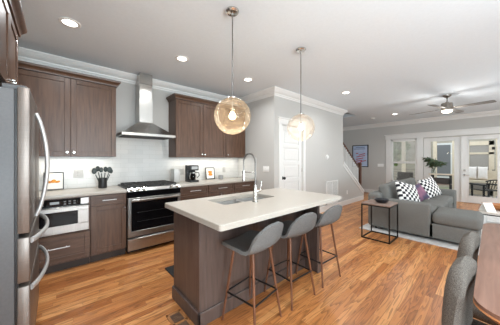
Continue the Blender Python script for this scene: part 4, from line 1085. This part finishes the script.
# screen door
t = thing('screen_door', 'cream screen door with black hinges at the far side of the porch', 'door', (PXB, .33, -.06))
b = MB()
b.box(0, .05, -.40, -.26, 0, 2.12); b.box(0, .05, .27, .40, 0, 2.12); b.box(0, .05, -.40, .40, 1.96, 2.12); b.box(0, .05, -.40, .40, 1.60, 1.68); b.box(0, .05, -.40, .40, .66, .86); b.box(0, .05, -.40, .40, 0, .2)
b.build('frame', CREAMW, t)
SCR = noisy('grey_screen', rgb(150, 143, 137), rgb(160, 153, 147), nscale=80, rough=.8)
b = MB(); b.box(.02, .028, -.27, .28, .1, 2.0); b.build('screen', SCR, t)
for z in (.95, 1.83):
    b = MB(); b.box(-.02, .0, -.42, -.34, z - .05, z + .05, .004, 1); b.build('hinge', BLACK, t)
post('cream porch post on the hinge side of the screen door', -.21, .2)
# neighbour house and greenery beyond
t = thing('neighbor_house', 'neighboring house with pale siding and a dark window beyond the porch', 'house', (16.2, 1.5, -.2))
b = MB(); b.box(0, .2, -4.0, 6.0, 0, 4.2); b.build('wall', noisy('pale_siding', rgb(168, 158, 144), rgb(182, 172, 158), scale=(1, 1, 8), nscale=4, rough=.8), t)
f = MB(); f.box(-.06, 0, -.1, .75, .5, 2.45); fw_ = f.build('window_frame', TRIM, t)
g = MB(); g.box(-.07, -.055, 0.0, .65, .6, 2.35); g.build('window_pane', mat('dim_window', rgb(122, 122, 124), .15), fw_)
b = MB(); b.prism([(-4.3, 4.2), (6.3, 4.2), (1, 7.0)], 'x', -.3, .3); b.build('gable', noisy('shingle', rgb(110, 104, 100), rgb(128, 122, 118), nscale=12, rough=.9), t)
def tree(label, x, y, h, r, seed):
    rn = random.Random(seed); t = thing('tree', label, 'tree', (x, y, -.2), group='trees beyond the porch')
    b = MB(); b.cyl((0, 0, 0), (0, 0, h * .6), .12, .07, n=10); b.build('trunk', SIDEW, t)
    b = MB()
    for i in range(900):
        a, c = rn.uniform(0, 2 * PI), rn.uniform(-1, 1); rr_ = r * rn.uniform(.4, 1) ; s = math.sqrt(1 - c * c)
        p = Vector((rr_ * s * math.cos(a), rr_ * s * math.sin(a), h * .62 + rr_ * c * 1.1)); d1_ = Vector((rn.uniform(-1, 1), rn.uniform(-1, 1), rn.uniform(-1, 1))).normalized() * .16; d2_ = d1_.cross(Vector((rn.random(), rn.random(), 1))).normalized() * .09
        b.bm.faces.new([b.bm.verts.new(q) for q in (p - d1_, p + d2_, p + d1_, p - d2_)])
    b.build('crown', noisy('tree_leaf', rgb(110, 132, 84), rgb(150, 168, 112), nscale=6, rough=.7), t, smooth=False)
tree('leafy green tree seen through the upper sash of the living room window', 14.7, 4.0, 3.6, .95, 3)
b = MB(); b.box(11, 40, -20, 25, -.5, -.22); o = b.build('lawn', noisy('lawn_green', rgb(146, 148, 120), rgb(162, 162, 136), nscale=3, rough=.9), smooth=False); tag(o, 'lawn outside the porch', 'grass', kind='stuff')

# hanging bench with pillows, rocking chair, wicker chair
t = thing('porch_bench', 'cream porch bench against the screen door with white pillows on it', 'bench', (12.0, .33, -.06))
b = MB(); b.box(-.25, .25, -.45, .45, .52, .60, .006, 1); b.build('seat', CREAMW, t)
b = MB(); b.box(.2, .25, -.45, .45, .60, .98, .006, 1); b.build('backrest', CREAMW, t)
for (sx, sy) in ((-1, -1), (1, -1), (-1, 1), (1, 1)):
    b = MB(); b.box(sx * .21 - .03, sx * .21 + .03, sy * .4 - .03, sy * .4 + .03, 0, .52); b.build('leg', CREAMW, t)
WP = noisy('white_pillow_fabric', rgb(226, 220, 216), rgb(214, 204, 200), nscale=6, rough=.9)
for (dy, lb) in ((.18, 'white pillow on the left of the porch bench'), (-.10, 'white pillow on the right of the porch bench')):
    o = pillow(lb, (12.08, .33 + dy, .82), (math.radians(78), 0, -PI / 2), .27, .50, .09, WP); o['group'] = 'white pillows on the porch bench'; o.name = 'outdoor_pillow'
t = thing('rocking_chair', 'black wooden rocking chair on the porch outside the glass door', 'chair', (10.75, .12, -.06), math.radians(130))
b = MB()
for s in (-1, 1): b.tube([(s * .25, -.42 + .84 * i / 10, .055 + .10 * (2 * i / 10 - 1) ** 2) for i in range(11)], .016, 8)
b.build('rocker', BLKMET, t)
for (sx, y, z) in ((-1, -.22, .55), (1, -.22, .55), (-1, .22, .55), (1, .22, .55)):
    b = MB(); b.cyl((sx * .25, y, .08), (sx * .25, y, z), .03, n=10); b.build('leg', BLKMET, t)
b = MB(); b.box(-.27, .27, -.25, .25, .36, .39, .006, 1); b.build('seat', BLKMET, t)
b = MB()
for s in (-1, 1): b.box(s * .27 - .04, s * .27 + .04, -.30, .28, .53, .575, .006, 1)
b.build('armrest', BLKMET, t)
b = MB()
for i in range(6):
    x = -.2 + .08 * i; b.tube([(x, .22, .43), (x, .30, .70)], .011, 6)
b.tube([(-.25 + .5 * i / 10, .30, .68 + .05 * math.sin(PI * i / 10)) for i in range(11)], .022, 8)
b.build('backrest', BLKMET, t)
t = thing('wicker_chair', 'dark wicker porch chair seen through the lower window sash', 'chair', (11.3, 2.35, -.06), math.radians(70))
WK = noisy('dark_wicker', rgb(70, 64, 60), rgb(104, 96, 90), scale=(1, 1, 3), nscale=50, rough=.8)
b = MB(); b.box(-.3, .3, -.3, .3, .25, .42, .03, 2); b.build('seat', WK, t)
b = MB(); b.box(-.32, .32, .24, .33, .3, .86, .04, 3); b.build('backrest', WK, t)
for s in (-1, 1):
    b = MB(); b.box(s * .32 - .05, s * .32 + .05, -.3, .3, .3, .62, .03, 2); b.build('armrest', WK, t)
for (sx, sy) in ((-1, -1), (1, -1), (-1, 1), (1, 1)):
    b = MB(); b.cyl((sx * .27, sy * .25, 0), (sx * .27, sy * .25, .27), .02, n=8); b.build('leg', WK, t)
